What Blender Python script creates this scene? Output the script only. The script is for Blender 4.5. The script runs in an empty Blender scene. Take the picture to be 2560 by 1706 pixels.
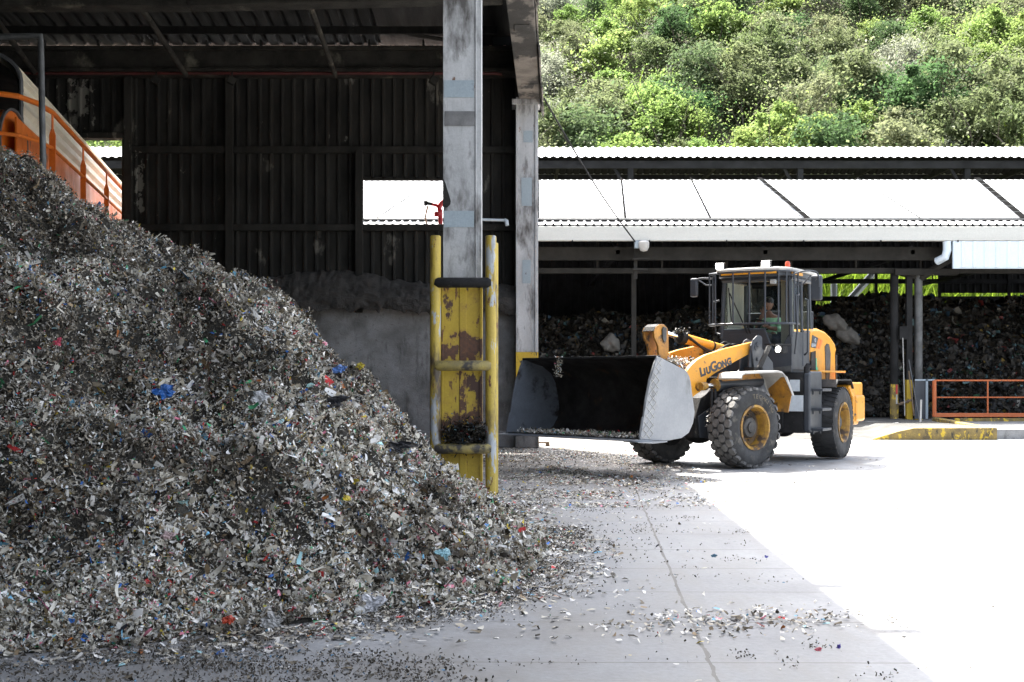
import bpy, math, random
import numpy as np
from mathutils import Matrix, Vector, Euler
random.seed(4); rng = np.random.default_rng(7)
PI = math.pi; R = math.radians
sc = bpy.context.scene; C = sc.collection

# ---------------------------------------------------------------- camera, sky, sun, exposure
FPX, CH, HOR = 3100.0, 1.45, 950.0      # focal length in photo pixels, eye height, horizon row
cd = bpy.data.cameras.new('camera'); cam = bpy.data.objects.new('camera', cd); C.objects.link(cam)
cam.location = (0, 0, CH); cam.rotation_euler = (R(90), 0, 0)
cd.sensor_width = 36; cd.lens = FPX / 2560 * 36; cd.shift_y = (HOR - 853) / 2560
cd.clip_start = 0.1; cd.clip_end = 2000
sc.camera = cam
S = Vector((-0.27, 0.5, 1.0)).normalized()      # towards the sun
w = bpy.data.worlds.new('World'); sc.world = w; w.use_nodes = True
nt = w.node_tree; bg = nt.nodes['Background']
sky = nt.nodes.new('ShaderNodeTexSky'); sky.sky_type = 'NISHITA'; sky.sun_disc = False
sky.sun_elevation = math.asin(S.z); sky.sun_rotation = math.atan2(S.x, S.y)
sky.air_density = 1.0; sky.dust_density = 5.0; sky.ozone_density = 1.0
hs_ = nt.nodes.new('ShaderNodeHueSaturation'); hs_.inputs['Saturation'].default_value = 0.55
nt.links.new(sky.outputs[0], hs_.inputs['Color']); nt.links.new(hs_.outputs[0], bg.inputs[0]); bg.inputs[1].default_value = 0.15
sl = bpy.data.lights.new('sun', 'SUN'); sl.energy = 4.6; sl.angle = R(0.5); sl.color = (1, 0.955, 0.88)
so = bpy.data.objects.new('sun', sl); C.objects.link(so)
so.rotation_euler = (-S).to_track_quat('-Z', 'Y').to_euler()
vs = sc.view_settings; vs.view_transform = 'Standard'; vs.look = 'None'; vs.gamma = 1; vs.exposure = 2.32
cy = sc.cycles
cy.use_denoising = True; cy.max_bounces = 10; cy.diffuse_bounces = 6; cy.transparent_max_bounces = 16
cy.sample_clamp_indirect = 8

def at(px, py, Z):
    """a point of the place from a pixel of the photo and its distance"""
    return Vector(((px - 1280) / FPX * Z, Z, CH - (py - HOR) / FPX * Z))

# ---------------------------------------------------------------- mesh builder
class MB:
    def __init__(s): s.v = []; s.f = []
    def add(s, vs_, fs):
        n = len(s.v); s.v += [tuple(p) for p in vs_]; s.f += [tuple(i + n for i in f) for f in fs]; return s
    def box(s, c, d, rot=None):
        x, y, z = d[0] / 2, d[1] / 2, d[2] / 2
        p = [Vector(q) for q in ((-x, -y, -z), (x, -y, -z), (x, y, -z), (-x, y, -z), (-x, -y, z), (x, -y, z), (x, y, z), (-x, y, z))]
        if rot is not None:
            m = Euler(rot).to_matrix(); p = [m @ q for q in p]
        return s.add([q + Vector(c) for q in p], [(0, 3, 2, 1), (4, 5, 6, 7), (0, 1, 5, 4), (1, 2, 6, 5), (2, 3, 7, 6), (3, 0, 4, 7)])
    def b2(s, x0, x1, y0, y1, z0, z1):
        return s.box(((x0 + x1) / 2, (y0 + y1) / 2, (z0 + z1) / 2), (abs(x1 - x0), abs(y1 - y0), abs(z1 - z0)))
    def ext(s, pts, a, b, axis='y'):
        """polygon (first, second coordinate) pushed from a to b along the axis"""
        def P(p, t): return (p[0], t, p[1]) if axis == 'y' else ((t, p[0], p[1]) if axis == 'x' else (p[0], p[1], t))
        n = len(pts)
        return s.add([P(p, a) for p in pts] + [P(p, b) for p in pts],
                     [tuple(range(n)), tuple(range(2 * n - 1, n - 1, -1))] + [(i, i + n, (i + 1) % n + n, (i + 1) % n) for i in range(n)])
    def tube(s, pts, r, seg=10, cap=True):
        pts = [Vector(p) for p in pts]; n = len(pts); rs = r if isinstance(r, (list, tuple)) else [r] * n
        base = len(s.v); up = Vector((0, 0, 1)); N = None
        for i, p in enumerate(pts):
            t = (pts[min(i + 1, n - 1)] - pts[max(i - 1, 0)]).normalized()
            if N is None:
                N = t.orthogonal().normalized()
            else:
                N = (N - t * N.dot(t)).normalized()
            B = t.cross(N)
            for k in range(seg):
                a = 2 * PI * k / seg; s.v.append(tuple(p + (N * math.cos(a) + B * math.sin(a)) * rs[i]))
        for i in range(n - 1):
            for k in range(seg):
                k2 = (k + 1) % seg
                s.f.append((base + i * seg + k, base + i * seg + k2, base + (i + 1) * seg + k2, base + (i + 1) * seg + k))
        if cap:
            s.f.append(tuple(base + k for k in range(seg - 1, -1, -1))); s.f.append(tuple(base + (n - 1) * seg + k for k in range(seg)))
        return s
    def lathe(s, prof, c=(0, 0, 0), axis='z', seg=32, cap=True):
        """profile of (radius, position along axis)"""
        base = len(s.v)
        for r, t in prof:
            for k in range(seg):
                a = 2 * PI * k / seg; x, y = r * math.cos(a), r * math.sin(a)
                q = (x, y, t) if axis == 'z' else ((x, t, y) if axis == 'y' else (t, x, y))
                s.v.append((q[0] + c[0], q[1] + c[1], q[2] + c[2]))
        for i in range(len(prof) - 1):
            for k in range(seg):
                k2 = (k + 1) % seg
                s.f.append((base + i * seg + k, base + i * seg + k2, base + (i + 1) * seg + k2, base + (i + 1) * seg + k))
        for i, rev in ((0, True), (len(prof) - 1, False)):
            if cap and prof[i][0] > 1e-4:
                q = [base + i * seg + k for k in range(seg)]; s.f.append(tuple(q[::-1] if rev else q))
        return s
    def ball(s, c, r, seg=14, rings=8):
        rr = r if isinstance(r, (tuple, list)) else (r, r, r); base = len(s.v)
        for i in range(rings + 1):
            th = PI * i / rings
            for k in range(seg):
                a = 2 * PI * k / seg
                s.v.append((c[0] + rr[0] * math.sin(th) * math.cos(a), c[1] + rr[1] * math.sin(th) * math.sin(a), c[2] + rr[2] * math.cos(th)))
        for i in range(rings):
            for k in range(seg):
                k2 = (k + 1) % seg; s.f.append((base + i * seg + k, base + (i + 1) * seg + k, base + (i + 1) * seg + k2, base + i * seg + k2))
        return s
    def obj(s, name, mat, parent=None, smooth=False, bevel=0, **kw):
        me = bpy.data.meshes.new(name); me.from_pydata(s.v, [], s.f); me.update()
        import bmesh
        bm = bmesh.new(); bm.from_mesh(me); bmesh.ops.recalc_face_normals(bm, faces=bm.faces); bm.to_mesh(me); bm.free()
        return link(name, me, mat, parent, smooth, bevel, **kw)

def link(name, me, mat, parent=None, smooth=False, bevel=0, rz=None, loc=None, **kw):
    o = bpy.data.objects.new(name, me); C.objects.link(o); me.materials.append(mat)
    if parent is not None: o.parent = parent
    if smooth:
        me.polygons.foreach_set('use_smooth', [True] * len(me.polygons))
        if smooth != 2:
            me.set_sharp_from_angle(angle=R(38))
    if bevel:
        m = o.modifiers.new('bevel', 'BEVEL'); m.width = bevel; m.segments = 2; m.limit_method = 'ANGLE'; m.angle_limit = R(40)
    if rz is not None: o.rotation_euler.z = rz
    if loc is not None: o.location = loc
    return tag(o, **kw)
def tag(o, label=None, cat=None, group=None, kind=None):
    if label: o['label'] = label
    if cat: o['category'] = cat
    if group: o['group'] = group
    if kind: o['kind'] = kind
    return o
def thing(name, loc=(0, 0, 0), rz=0, **kw):
    o = bpy.data.objects.new(name, None); o.empty_display_size = .2; C.objects.link(o); o.location = loc; o.rotation_euler.z = rz
    return tag(o, **kw)
def np_mesh(name, verts, faces):
    """verts (n,3), faces (m,k) all with k corners"""
    me = bpy.data.meshes.new(name); n, m, k = len(verts), len(faces), faces.shape[1]
    me.vertices.add(n); me.vertices.foreach_set('co', verts.astype(np.float32).ravel())
    me.loops.add(m * k); me.loops.foreach_set('vertex_index', faces.astype(np.int32).ravel())
    me.polygons.add(m); me.polygons.foreach_set('loop_start', np.arange(0, m * k, k, dtype=np.int32))
    me.update(calc_edges=True); return me

# ---------------------------------------------------------------- value noise for shapes
_T = rng.random((256, 256))
def vn(x, y):
    xi = np.floor(x).astype(int); yi = np.floor(y).astype(int); fx = x - xi; fy = y - yi
    fx = fx * fx * (3 - 2 * fx); fy = fy * fy * (3 - 2 * fy)
    g = lambda a, b: _T[a % 256, b % 256]
    return (g(xi, yi) * (1 - fx) + g(xi + 1, yi) * fx) * (1 - fy) + (g(xi, yi + 1) * (1 - fx) + g(xi + 1, yi + 1) * fx) * fy
def fbm(x, y, o=4):
    t = 0; a = 1; n = 0
    for i in range(o):
        t = t + a * (vn(x + 17.3 * i, y + 9.1 * i) - .5); n += a; a *= .5; x = x * 2.03; y = y * 2.03
    return t / n * 2

# ---------------------------------------------------------------- materials
def N_(t, ty, **kw):
    n = t.nodes.new('ShaderNode' + ty)
    for k, v in kw.items(): setattr(n, k, v)
    return n
def ramp(t, stops, src, interp='LINEAR'):
    n = N_(t, 'ValToRGB'); cr = n.color_ramp; cr.interpolation = interp
    while len(cr.elements) > 1: cr.elements.remove(cr.elements[-1])
    cr.elements[0].position = stops[0][0]; cr.elements[0].color = (*stops[0][1], 1)
    for p, c in stops[1:]:
        e = cr.elements.new(p); e.color = (*c, 1)
    t.links.new(src, n.inputs[0]); return n.outputs[0]
def g3(v): return (v, v, v)
def noise(t, vec, scale, detail=5, rough=.6):
    n = N_(t, 'TexNoise'); n.inputs['Scale'].default_value = scale; n.inputs['Detail'].default_value = detail; n.inputs['Roughness'].default_value = rough
    t.links.new(vec, n.inputs['Vector']); return n.outputs['Fac']
def mapping(t, src, scale, loc=(0, 0, 0)):
    m = N_(t, 'Mapping'); m.inputs['Scale'].default_value = scale; m.inputs['Location'].default_value = loc
    t.links.new(src, m.inputs[0]); return m.outputs[0]
def mixc(t, fac, a, b, mode='MIX'):
    n = N_(t, 'Mix', data_type='RGBA', blend_type=mode)
    for s, i in ((fac, 0), (a, 6), (b, 7)):
        if isinstance(s, (int, float)): n.inputs[i].default_value = s
        elif isinstance(s, tuple): n.inputs[i].default_value = (*s, 1)
        else: t.links.new(s, n.inputs[i])
    return n.outputs[2]
def math_(t, op, a, b=0.0):
    n = N_(t, 'Math', operation=op)
    for s, i in ((a, 0), (b, 1)):
        if isinstance(s, (int, float)): n.inputs[i].default_value = s
        else: t.links.new(s, n.inputs[i])
    return n.outputs[0]
def bump(t, src, strength, dist=.02):
    b = N_(t, 'Bump'); b.inputs['Strength'].default_value = strength; b.inputs['Distance'].default_value = dist
    t.links.new(src, b.inputs['Height']); return b.outputs[0]
def newmat(name):
    m = bpy.data.materials.new(name); m.use_nodes = True; t = m.node_tree; return m, t, t.nodes['Principled BSDF']
def mat(name, c1, c2=None, sc_=3, rough=.6, metal=0, bmp=.15, bd=.01, stretch=(1, 1, 1), patches=(), fine=.12):
    """two-tone worn surface; patches = (colour, noise scale, threshold, softness, stretch)"""
    m, t, p = newmat(name); c2 = c2 or tuple(x * .7 for x in c1)
    co = N_(t, 'TexCoord').outputs['Object']
    n1 = noise(t, mapping(t, co, stretch), sc_, 6, .65)
    col = ramp(t, [(.34, c2), (.66, c1)], n1)
    nf = noise(t, mapping(t, co, (1, 1, 1), (3, 5, 1)), 38, 4, .7)
    col = mixc(t, fine * 2, col, ramp(t, [(.25, g3(.25)), (.7, g3(1))], nf), 'MULTIPLY')
    for i, (pc, ps, th, sof, st) in enumerate(patches):
        f = noise(t, mapping(t, co, st, (i * 7.7 + 2, i * 3.1, 1.3)), ps, 7, .62)
        fac = ramp(t, [(th, g3(0)), (th + sof, g3(1))], f)
        col = mixc(t, fac, col, pc)
    t.links.new(col, p.inputs['Base Color'])
    t.links.new(ramp(t, [(.3, g3(min(1, rough + .12))), (.7, g3(max(.05, rough - .1)))], n1), p.inputs['Roughness'])
    p.inputs['Metallic'].default_value = metal
    if max(c1) < .07: p.inputs['Specular IOR Level'].default_value = .22
    if bmp: t.links.new(bump(t, nf, bmp, bd), p.inputs['Normal'])
    return m
def flat(name, c, rough=.5, metal=0, emit=0):
    m, t, p = newmat(name); co = N_(t, 'TexCoord').outputs['Object']
    col = ramp(t, [(.3, tuple(x * .82 for x in c)), (.7, c)], noise(t, co, 14, 5, .6))
    t.links.new(col, p.inputs['Base Color']); p.inputs['Roughness'].default_value = rough; p.inputs['Metallic'].default_value = metal
    if emit: p.inputs['Emission Color'].default_value = (1, .98, .94, 1); p.inputs['Emission Strength'].default_value = emit
    return m
def island_mat(name, stops, rough=.6, transl=0.0, hue=None, spec=.3):
    """colour of its own for every separate flake, blade or leaf"""
    m, t, p = newmat(name); ge = N_(t, 'NewGeometry'); r = ge.outputs['Random Per Island']
    col = ramp(t, stops, r, 'CONSTANT' if hue is None else 'LINEAR')
    if hue is not None:
        oi = N_(t, 'ObjectInfo').outputs['Random']
        col = mixc(t, .75, col, ramp(t, hue, oi), 'MIX')
        r2 = math_(t, 'FRACT', math_(t, 'MULTIPLY', r, 13.7)); col = mixc(t, .55, col, ramp(t, [(0, g3(.62)), (1, g3(1))], r2), 'MULTIPLY')
    else:
        r2 = math_(t, 'FRACT', math_(t, 'MULTIPLY', r, 97.3)); col = mixc(t, .6, col, ramp(t, [(0, g3(.6)), (1, g3(1.0))], r2), 'MULTIPLY')
    t.links.new(col, p.inputs['Base Color']); p.inputs['Roughness'].default_value = rough; p.inputs['Specular IOR Level'].default_value = spec
    if transl:
        tr = N_(t, 'BsdfTranslucent'); t.links.new(col, tr.inputs[0]); mx = N_(t, 'MixShader'); mx.inputs[0].default_value = transl
        t.links.new(p.outputs[0], mx.inputs[1]); t.links.new(tr.outputs[0], mx.inputs[2])
        t.links.new(mx.outputs[0], t.nodes['Material Output'].inputs[0])
    return m

ST = (1, 1, .18)
M = {}
M['soot'] = mat('sooty_cladding', (.034, .033, .029), (.014, .014, .013), 2.2, .8, 0, .7, .03, (1, 1, .35), [((.12, .115, .10), 1.0, .63, .03, (1, 1, .5))])
M['soot_beam'] = mat('sooty_beam', (.048, .045, .038), (.018, .017, .015), 2.4, .8, 0, .6, .03, (1, 1, 1), [((.15, .14, .11), 1.6, .60, .10, (1, 1, .8))])
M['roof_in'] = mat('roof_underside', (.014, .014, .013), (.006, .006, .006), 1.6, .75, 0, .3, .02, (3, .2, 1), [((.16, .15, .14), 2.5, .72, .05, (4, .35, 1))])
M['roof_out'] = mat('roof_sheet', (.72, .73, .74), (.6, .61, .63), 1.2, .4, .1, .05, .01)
M['pinkish'] = mat('lit_toned_sheet', (.75, .58, .50), (.5, .38, .32), 3, .7)  # pinkish sheet, its pale tone imitates light reaching it from outside
M['col'] = mat('weathered_column_paint', (.56, .57, .575), (.40, .41, .415), 3, .6, 0, .35, .01, (1, 1, .3),
    [((.09, .085, .08), 2.6, .50, .16, (1.3, 1, .45)), ((.2, .2, .195), 9, .6, .1, (1, 1, .25)), ((.16, .085, .05), 6.5, .68, .03, (1.6, 1.6, .5))])
M['col_dirty'] = mat('grimy_concrete_beam', (.26, .235, .205), (.15, .135, .12), 3, .75, 0, .5, .02, (1, 1, 1), [((.035, .033, .03), 1.1, .50, .05, (1, .5, 1))])
M['patch'] = mat('blue_grey_paint_patch', (.36, .43, .47), (.30, .36, .40), 3, .55, 0, .2, .01, (1, 1, .5), [((.09, .045, .035), 5, .64, .03, (1, 1, .4))])
M['patch_dark'] = mat('dark_grey_paint_patch', (.22, .22, .22), (.13, .13, .13), 6, .6, 0, .2)
M['yellow_rust'] = mat('rusted_yellow_paint', (.60, .43, .04), (.50, .35, .035), 3, .5, 0, .3, .01, (1, 1, .6),
    [((.075, .035, .025), 2.0, .60, .02, (1, 1, .55)), ((.16, .075, .03), 16, .63, .04, (1, 1, .3))])
M['yellow_pipe'] = mat('chipped_yellow_paint', (.56, .41, .06), (.44, .32, .06), 5, .5, 0, .3, .01, (1, 1, .3),
    [((.40, .43, .45), 4.5, .57, .02, (1.4, 1.4, .45)), ((.075, .055, .035), 4.0, .50, .14, (1.2, 1.2, .35)), ((.12, .05, .03), 9, .62, .03, (1, 1, .4))])
M['yellow_dirty'] = mat('grimy_yellow_rail', (.42, .33, .09), (.2, .17, .09), 6, .6, 0, .4, .01, (1, 1, 1), [((.05, .045, .04), 4, .50, .08, (1, 1, 1))])
M['yellow_kerb'] = mat('worn_yellow_kerb', (.30, .215, .06), (.13, .10, .055), 5, .8, 0, .6, .02, (1, 1, .7), [((.58, .40, .04), 7, .56, .03, (1, 1, .6)), ((.05, .045, .035), 6, .56, .08, (1, 1, .4))])
M['yellow_flat'] = mat('yellow_post_paint', (.62, .42, .03), (.48, .32, .03), 3, .55, 0, .2, .01, (1, 1, .4), [((.07, .05, .03), 5, .62, .04, (1, 1, .5))])
M['conc_wall'] = mat('stained_concrete_wall', (.29, .293, .293), (.16, .16, .158), 1.1, .8, 0, .5, .02, (1, 1, 1.4),
    [((.10, .097, .09), 1.3, .50, .2, (.8, 1, .8)), ((.06, .057, .053), 2.4, .56, .14, (1.4, 1, .35)), ((.15, .15, .145), 14, .6, .05, (1, 1, 1)), ((.42, .42, .42), 3, .72, .01, (.35, 1, 14))])
M['sludge'] = mat('dust_crust', (.085, .08, .074), (.035, .033, .03), 4, .95, 0, 1, .06)
M['dark_steel'] = mat('dark_shed_steel', (.018, .018, .018), (.010, .010, .010), 2, .7, 0, .3)
M['shed_beam'] = mat('grimy_shed_beam', (.030, .028, .024), (.017, .016, .014), 2, .75, 0, .3)
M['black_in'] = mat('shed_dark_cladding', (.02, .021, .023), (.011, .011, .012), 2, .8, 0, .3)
M['fascia'] = mat('cream_gutter_paint', (.56, .555, .505), (.50, .495, .45), .8, .45, 0, .05, .01, (.3, 1, 3), [((.36, .34, .28), 3.5, .71, .05, (3, 1, .3))])
M['white_sheet'] = mat('white_ribbed_sheet', (.66, .74, .80), (.60, .68, .74), 1, .45, 0, .1)
M['orange'] = mat('orange_machine_paint', (.72, .17, .012), (.58, .13, .010), 2.5, .5, 0, .15, .01, (1, 1, 1), [((.10, .05, .03), 3.2, .62, .06, (1, 1, .6))])
M['orange_rail'] = mat('orange_rail_paint', (.58, .155, .045), (.48, .12, .035), 3, .55, 0, .2)
M['cream_sheet'] = mat('cream_cover_sheet', (.84, .80, .66), (.74, .70, .57), 2, .45, 0, .1, .01, (1, 1, 1), [((.42, .26, .10), 4, .69, .05, (1, .25, 1))])
M['grey_steel'] = mat('grey_steel_paint', (.13, .14, .15), (.09, .095, .10), 3, .5, .2, .2)
M['grey_pipe'] = mat('grey_pipe_paint', (.12, .125, .125), (.06, .06, .058), 4, .5, .3, .2)
M['red'] = mat('red_pipe_paint', (.55, .02, .025), (.38, .015, .02), 5, .4, 0, .1)
M['red_dull'] = mat('dusty_red_pipe', (.10, .014, .013), (.05, .012, .011), 3, .6)
M['brass'] = flat('hose_canvas', (.5, .36, .24), .6)
M['wood'] = mat('old_wood', (.20, .14, .09), (.12, .085, .055), 8, .8, 0, .3, .01, (1, 1, .1))
# loader
M['lyellow'] = mat('loader_yellow_paint', (.70, .315, .024), (.62, .27, .022), 2, .38, 0, .06, .005, (1, 1, 1),
    [((.30, .19, .08), 2.6, .56, .3, (1, 1, .7)), ((.12, .07, .04), 7, .635, .05, (1, 1, 1)), ((.16, .09, .045), 24, .63, .04, (1, 1, .7))], .08)
M['lyellow_d'] = mat('loader_yellow_grimy', (.55, .25, .03), (.28, .14, .04), 5, .5, 0, .3, .01, (1, 1, 1), [((.05, .035, .025), 6, .55, .08, (1, 1, 1))])
M['ldark'] = mat('loader_dark_paint', (.052, .060, .072), (.038, .043, .052), 2, .42, .1, .1, .01, (1, 1, 1), [((.14, .13, .12), 9, .66, .05, (1, 1, .6))], .08)
M['lblack'] = mat('loader_black_grime', (.024, .024, .025), (.012, .012, .012), 4, .65, 0, .5, .02, (1, 1, 1), [((.08, .07, .06), 6, .62, .06, (1, 1, 1))])
M['bucket_out'] = mat('scoured_bucket_steel', (.33, .34, .355), (.25, .26, .275), 1.2, .42, .35, .12, .005, (1, 1, 1), [((.10, .095, .09), 1.9, .56, .16, (1.6, 1, .6)), ((.3, .3, .31), 8, .64, .03, (2, 1, .5))], .1)
M['bucket_in'] = mat('dirty_bucket_steel', (.055, .05, .048), (.02, .018, .017), 2.5, .55, .3, .4, .01, (1, 1, 1), [((.09, .055, .035), 3, .6, .1, (1, 1, 1))])
M['bucket_side_in'] = mat('grey_bucket_steel', (.20, .225, .26), (.13, .145, .17), 1.5, .45, .4, .2, .01, (1, 1, 1), [((.03, .026, .024), 2.4, .56, .1, (1, 1, 1))])
M['rubber'] = mat('dusty_tyre_rubber', (.062, .062, .063), (.032, .032, .032), 3, .72, 0, .4, .01, (1, 1, 1), [((.15, .135, .115), 4, .54, .18, (1, 1, 1))])
M['tread'] = mat('tread_rubber', (.15, .145, .14), (.07, .068, .065), 5, .65, 0, .4, .01, (1, 1, 1), [((.03, .03, .03), 9, .6, .05, (1, 1, 1))])
M['rim'] = mat('rusty_yellow_rim', (.44, .25, .035), (.26, .13, .03), 8, .55, .1, .5, .01, (1, 1, 1), [((.07, .045, .03), 5, .47, .10, (1, 1, 1)), ((.6, .45, .18), 20, .66, .03, (1, 1, 1))])
M['rim_dark'] = mat('grimy_rim_disc', (.20, .11, .03), (.06, .04, .025), 5, .6, .1, .5, .01, (1, 1, 1), [((.03, .025, .022), 4, .48, .08, (1, 1, 1))])
M['hub'] = mat('greasy_hub', (.075, .07, .065), (.035, .033, .031), 6, .6, .2, .5, .01)
M['chrome'] = flat('chrome_rod', (.75, .75, .77), .12, 1)
M['white_paint'] = mat('dusty_white_paint', (.50, .49, .46), (.38, .37, .345), 4, .5, 0, .2, .01, (1, 1, 1), [((.22, .13, .06), 7, .68, .05, (1, 1, 1))])
M['decal'] = flat('dark_decal', (.035, .04, .05), .4)
M['sticker'] = flat('pale_sticker', (.55, .6, .64), .4)
M['lamp_on'] = flat('lit_lamp', (.9, .9, .9), .2, 0, 6)
M['beacon'] = flat('beacon_lens', (.45, .07, .03), .25)
M['curtain'] = mat('beige_curtain', (.74, .69, .58), (.62, .57, .47), 3, .9)
M['cab_in'] = flat('cab_interior', (.07, .075, .08), .7)
M['skin'] = flat('skin', (.36, .18, .12), .5)
M['shirt'] = flat('pale_green_shirt', (.50, .82, .50), .7)
M['trouser'] = flat('dark_trousers', (.03, .035, .05), .8)
M['hair'] = flat('dark_hair', (.015, .012, .012), .5)
m, t, p = newmat('thin_glass'); t.nodes.remove(p)
tr = N_(t, 'BsdfTransparent'); tr.inputs[0].default_value = (.74, .80, .80, 1); gl = N_(t, 'BsdfGlossy'); gl.inputs['Roughness'].default_value = .03; gl.inputs[0].default_value = (.9, .95, 1, 1)
mx = N_(t, 'MixShader'); mx.inputs[0].default_value = .09
t.links.new(tr.outputs[0], mx.inputs[1]); t.links.new(gl.outputs[0], mx.inputs[2]); t.links.new(mx.outputs[0], t.nodes['Material Output'].inputs[0]); M['glass'] = m
TR = [(0, (.72, .68, .58)), (.15, (.48, .43, .34)), (.29, (.17, .14, .095)), (.41, (.60, .56, .47)), (.54, (.045, .037, .026)), (.67, (.82, .79, .73)), (.82, (.88, .87, .85)), (.88, (.30, .22, .13)),
      (.930, (.05, .18, .55)), (.941, (.18, .46, .66)), (.952, (.62, .05, .05)), (.960, (.75, .25, .33)), (.966, (.75, .58, .08)), (.973, (.74, .25, .06)), (.979, (.07, .38, .17)), (.985, (.02, .02, .025)), (.992, (.42, .70, .74))]
M['trash'] = island_mat('shredded_waste', TR, .65, 0, None, .3)
t = M['trash'].node_tree; p = t.nodes['Principled BSDF']; lk = p.inputs['Base Color'].links[0].from_socket      # damp dark compost pockets, increased leftwards to paint in the hall's shade
co = N_(t, 'TexCoord').outputs['Object']; spx = N_(t, 'SeparateXYZ'); t.links.new(co, spx.inputs[0]); fz = ramp(t, [(.42, g3(.97)), (.56, g3(0))], math_(t, 'ADD', noise(t, mapping(t, co, (1, 1, 1.6)), .9, 6, .62), math_(t, 'MULTIPLY', math_(t, 'ADD', spx.outputs[0], 2.2), .026)))
r5 = math_(t, 'FRACT', math_(t, 'MULTIPLY', [n_ for n_ in t.nodes if n_.bl_idname == 'ShaderNodeNewGeometry'][0].outputs['Random Per Island'], 531.7))
fz = math_(t, 'MULTIPLY', fz, math_(t, 'LESS_THAN', r5, .82)); t.links.new(mixc(t, fz, lk, mixc(t, .8, lk, (.16, .13, .095), 'MULTIPLY')), p.inputs['Base Color'])
M['trash_bed'] = mat('waste_bed', (.085, .075, .058), (.022, .02, .016), 14, .95, 0, 1, .05)
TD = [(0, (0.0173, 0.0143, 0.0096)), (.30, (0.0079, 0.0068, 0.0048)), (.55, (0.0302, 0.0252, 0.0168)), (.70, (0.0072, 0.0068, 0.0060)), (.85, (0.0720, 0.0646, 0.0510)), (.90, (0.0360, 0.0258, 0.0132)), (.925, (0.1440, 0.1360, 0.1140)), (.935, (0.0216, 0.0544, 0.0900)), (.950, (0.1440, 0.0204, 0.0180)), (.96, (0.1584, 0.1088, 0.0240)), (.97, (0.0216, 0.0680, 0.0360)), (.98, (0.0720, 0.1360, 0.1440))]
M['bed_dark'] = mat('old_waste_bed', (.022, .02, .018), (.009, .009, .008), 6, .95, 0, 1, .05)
M['crumb'] = island_mat('compost_crumbs', [(0, (.16, .14, .115)), (.35, (.09, .078, .06)), (.6, (.24, .22, .19)), (.75, (.05, .045, .038)), (.93, (.45, .44, .42)), (.98, (.1, .2, .3))], .8, 0, None, .2)
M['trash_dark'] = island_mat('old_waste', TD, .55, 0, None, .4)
M['sack'] = mat('white_sack', (.17, .162, .145), (.11, .104, .094), 6, .7, 0, .4, .02)

t = M['yellow_rust'].node_tree; p = t.nodes['Principled BSDF']; lk = p.inputs['Base Color'].links[0].from_socket; co = N_(t, 'TexCoord').outputs['Object']; sp = N_(t, 'SeparateXYZ'); t.links.new(co, sp.inputs[0])
def bell(z0, w_): d_ = math_(t, 'DIVIDE', math_(t, 'SUBTRACT', sp.outputs[2], z0), w_); return math_(t, 'POWER', 2.718, math_(t, 'MULTIPLY', math_(t, 'MULTIPLY', d_, d_), -1))
stx = math_(t, 'LESS_THAN', math_(t, 'ABSOLUTE', math_(t, 'SUBTRACT', sp.outputs[0], -.60)), .045)
nz_ = noise(t, mapping(t, co, (1, 1, .8), (4, 1, 2)), 5.5, 7, .6)
vv3 = math_(t, 'ADD', nz_, math_(t, 'ADD', math_(t, 'MULTIPLY', bell(1.80, .17), .22), math_(t, 'ADD', math_(t, 'MULTIPLY', bell(.88, .24), .16), math_(t, 'MULTIPLY', math_(t, 'MULTIPLY', stx, bell(1.5, .75)), .13))))
rust = ramp(t, [(.25, (.05, .026, .022)), (.7, (.15, .065, .03))], noise(t, co, 22, 4, .7))
t.links.new(mixc(t, ramp(t, [(.635, g3(0)), (.655, g3(1))], vv3), mixc(t, ramp(t, [(.55, g3(0)), (.70, g3(.8))], vv3), lk, (.30, .17, .045)), rust), p.inputs['Base Color'])
t = M['soot'].node_tree; p = t.nodes['Principled BSDF']; lk = p.inputs['Base Color'].links[0].from_socket; co = N_(t, 'TexCoord').outputs['Object']; sp = N_(t, 'SeparateXYZ'); t.links.new(co, sp.inputs[0])
def bell2(o_, c0, w_): d_ = math_(t, 'DIVIDE', math_(t, 'SUBTRACT', o_, c0), w_); return math_(t, 'POWER', 2.718, math_(t, 'MULTIPLY', math_(t, 'MULTIPLY', d_, d_), -1))
pk_ = math_(t, 'ADD', math_(t, 'MULTIPLY', bell2(sp.outputs[0], -9.4, .38), bell2(sp.outputs[2], 7.35, .75)), math_(t, 'MULTIPLY', bell2(sp.outputs[0], -8.08, .12), bell2(sp.outputs[2], 5.8, .7)))
pk_ = math_(t, 'ADD', math_(t, 'MULTIPLY', pk_, .34), noise(t, mapping(t, co, (1, 1, .7)), 4, 7, .65))
t.links.new(mixc(t, ramp(t, [(.70, g3(0)), (.73, g3(1))], pk_), lk, (.17, .165, .145)), p.inputs['Base Color'])
# ground concrete with joints, stains and dirt
m, t, p = newmat('yard_concrete'); co = N_(t, 'TexCoord').outputs['Object']; sp = N_(t, 'SeparateXYZ'); t.links.new(co, sp.inputs[0]); X, Y = sp.outputs[0], sp.outputs[1]
n1 = noise(t, co, .55, 7, .62); n2 = noise(t, mapping(t, co, (1, .35, 1)), 2.2, 7, .7); n3 = noise(t, co, 26, 5, .7)
col = ramp(t, [(.35, (.235, .238, .24)), (.65, (.335, .341, .347))], n1)
col = mixc(t, ramp(t, [(.47, g3(0)), (.68, g3(.85))], n2), col, (.185, .177, .165))
col = mixc(t, .35, col, ramp(t, [(.3, g3(.45)), (.65, g3(1))], n3), 'MULTIPLY')
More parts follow.
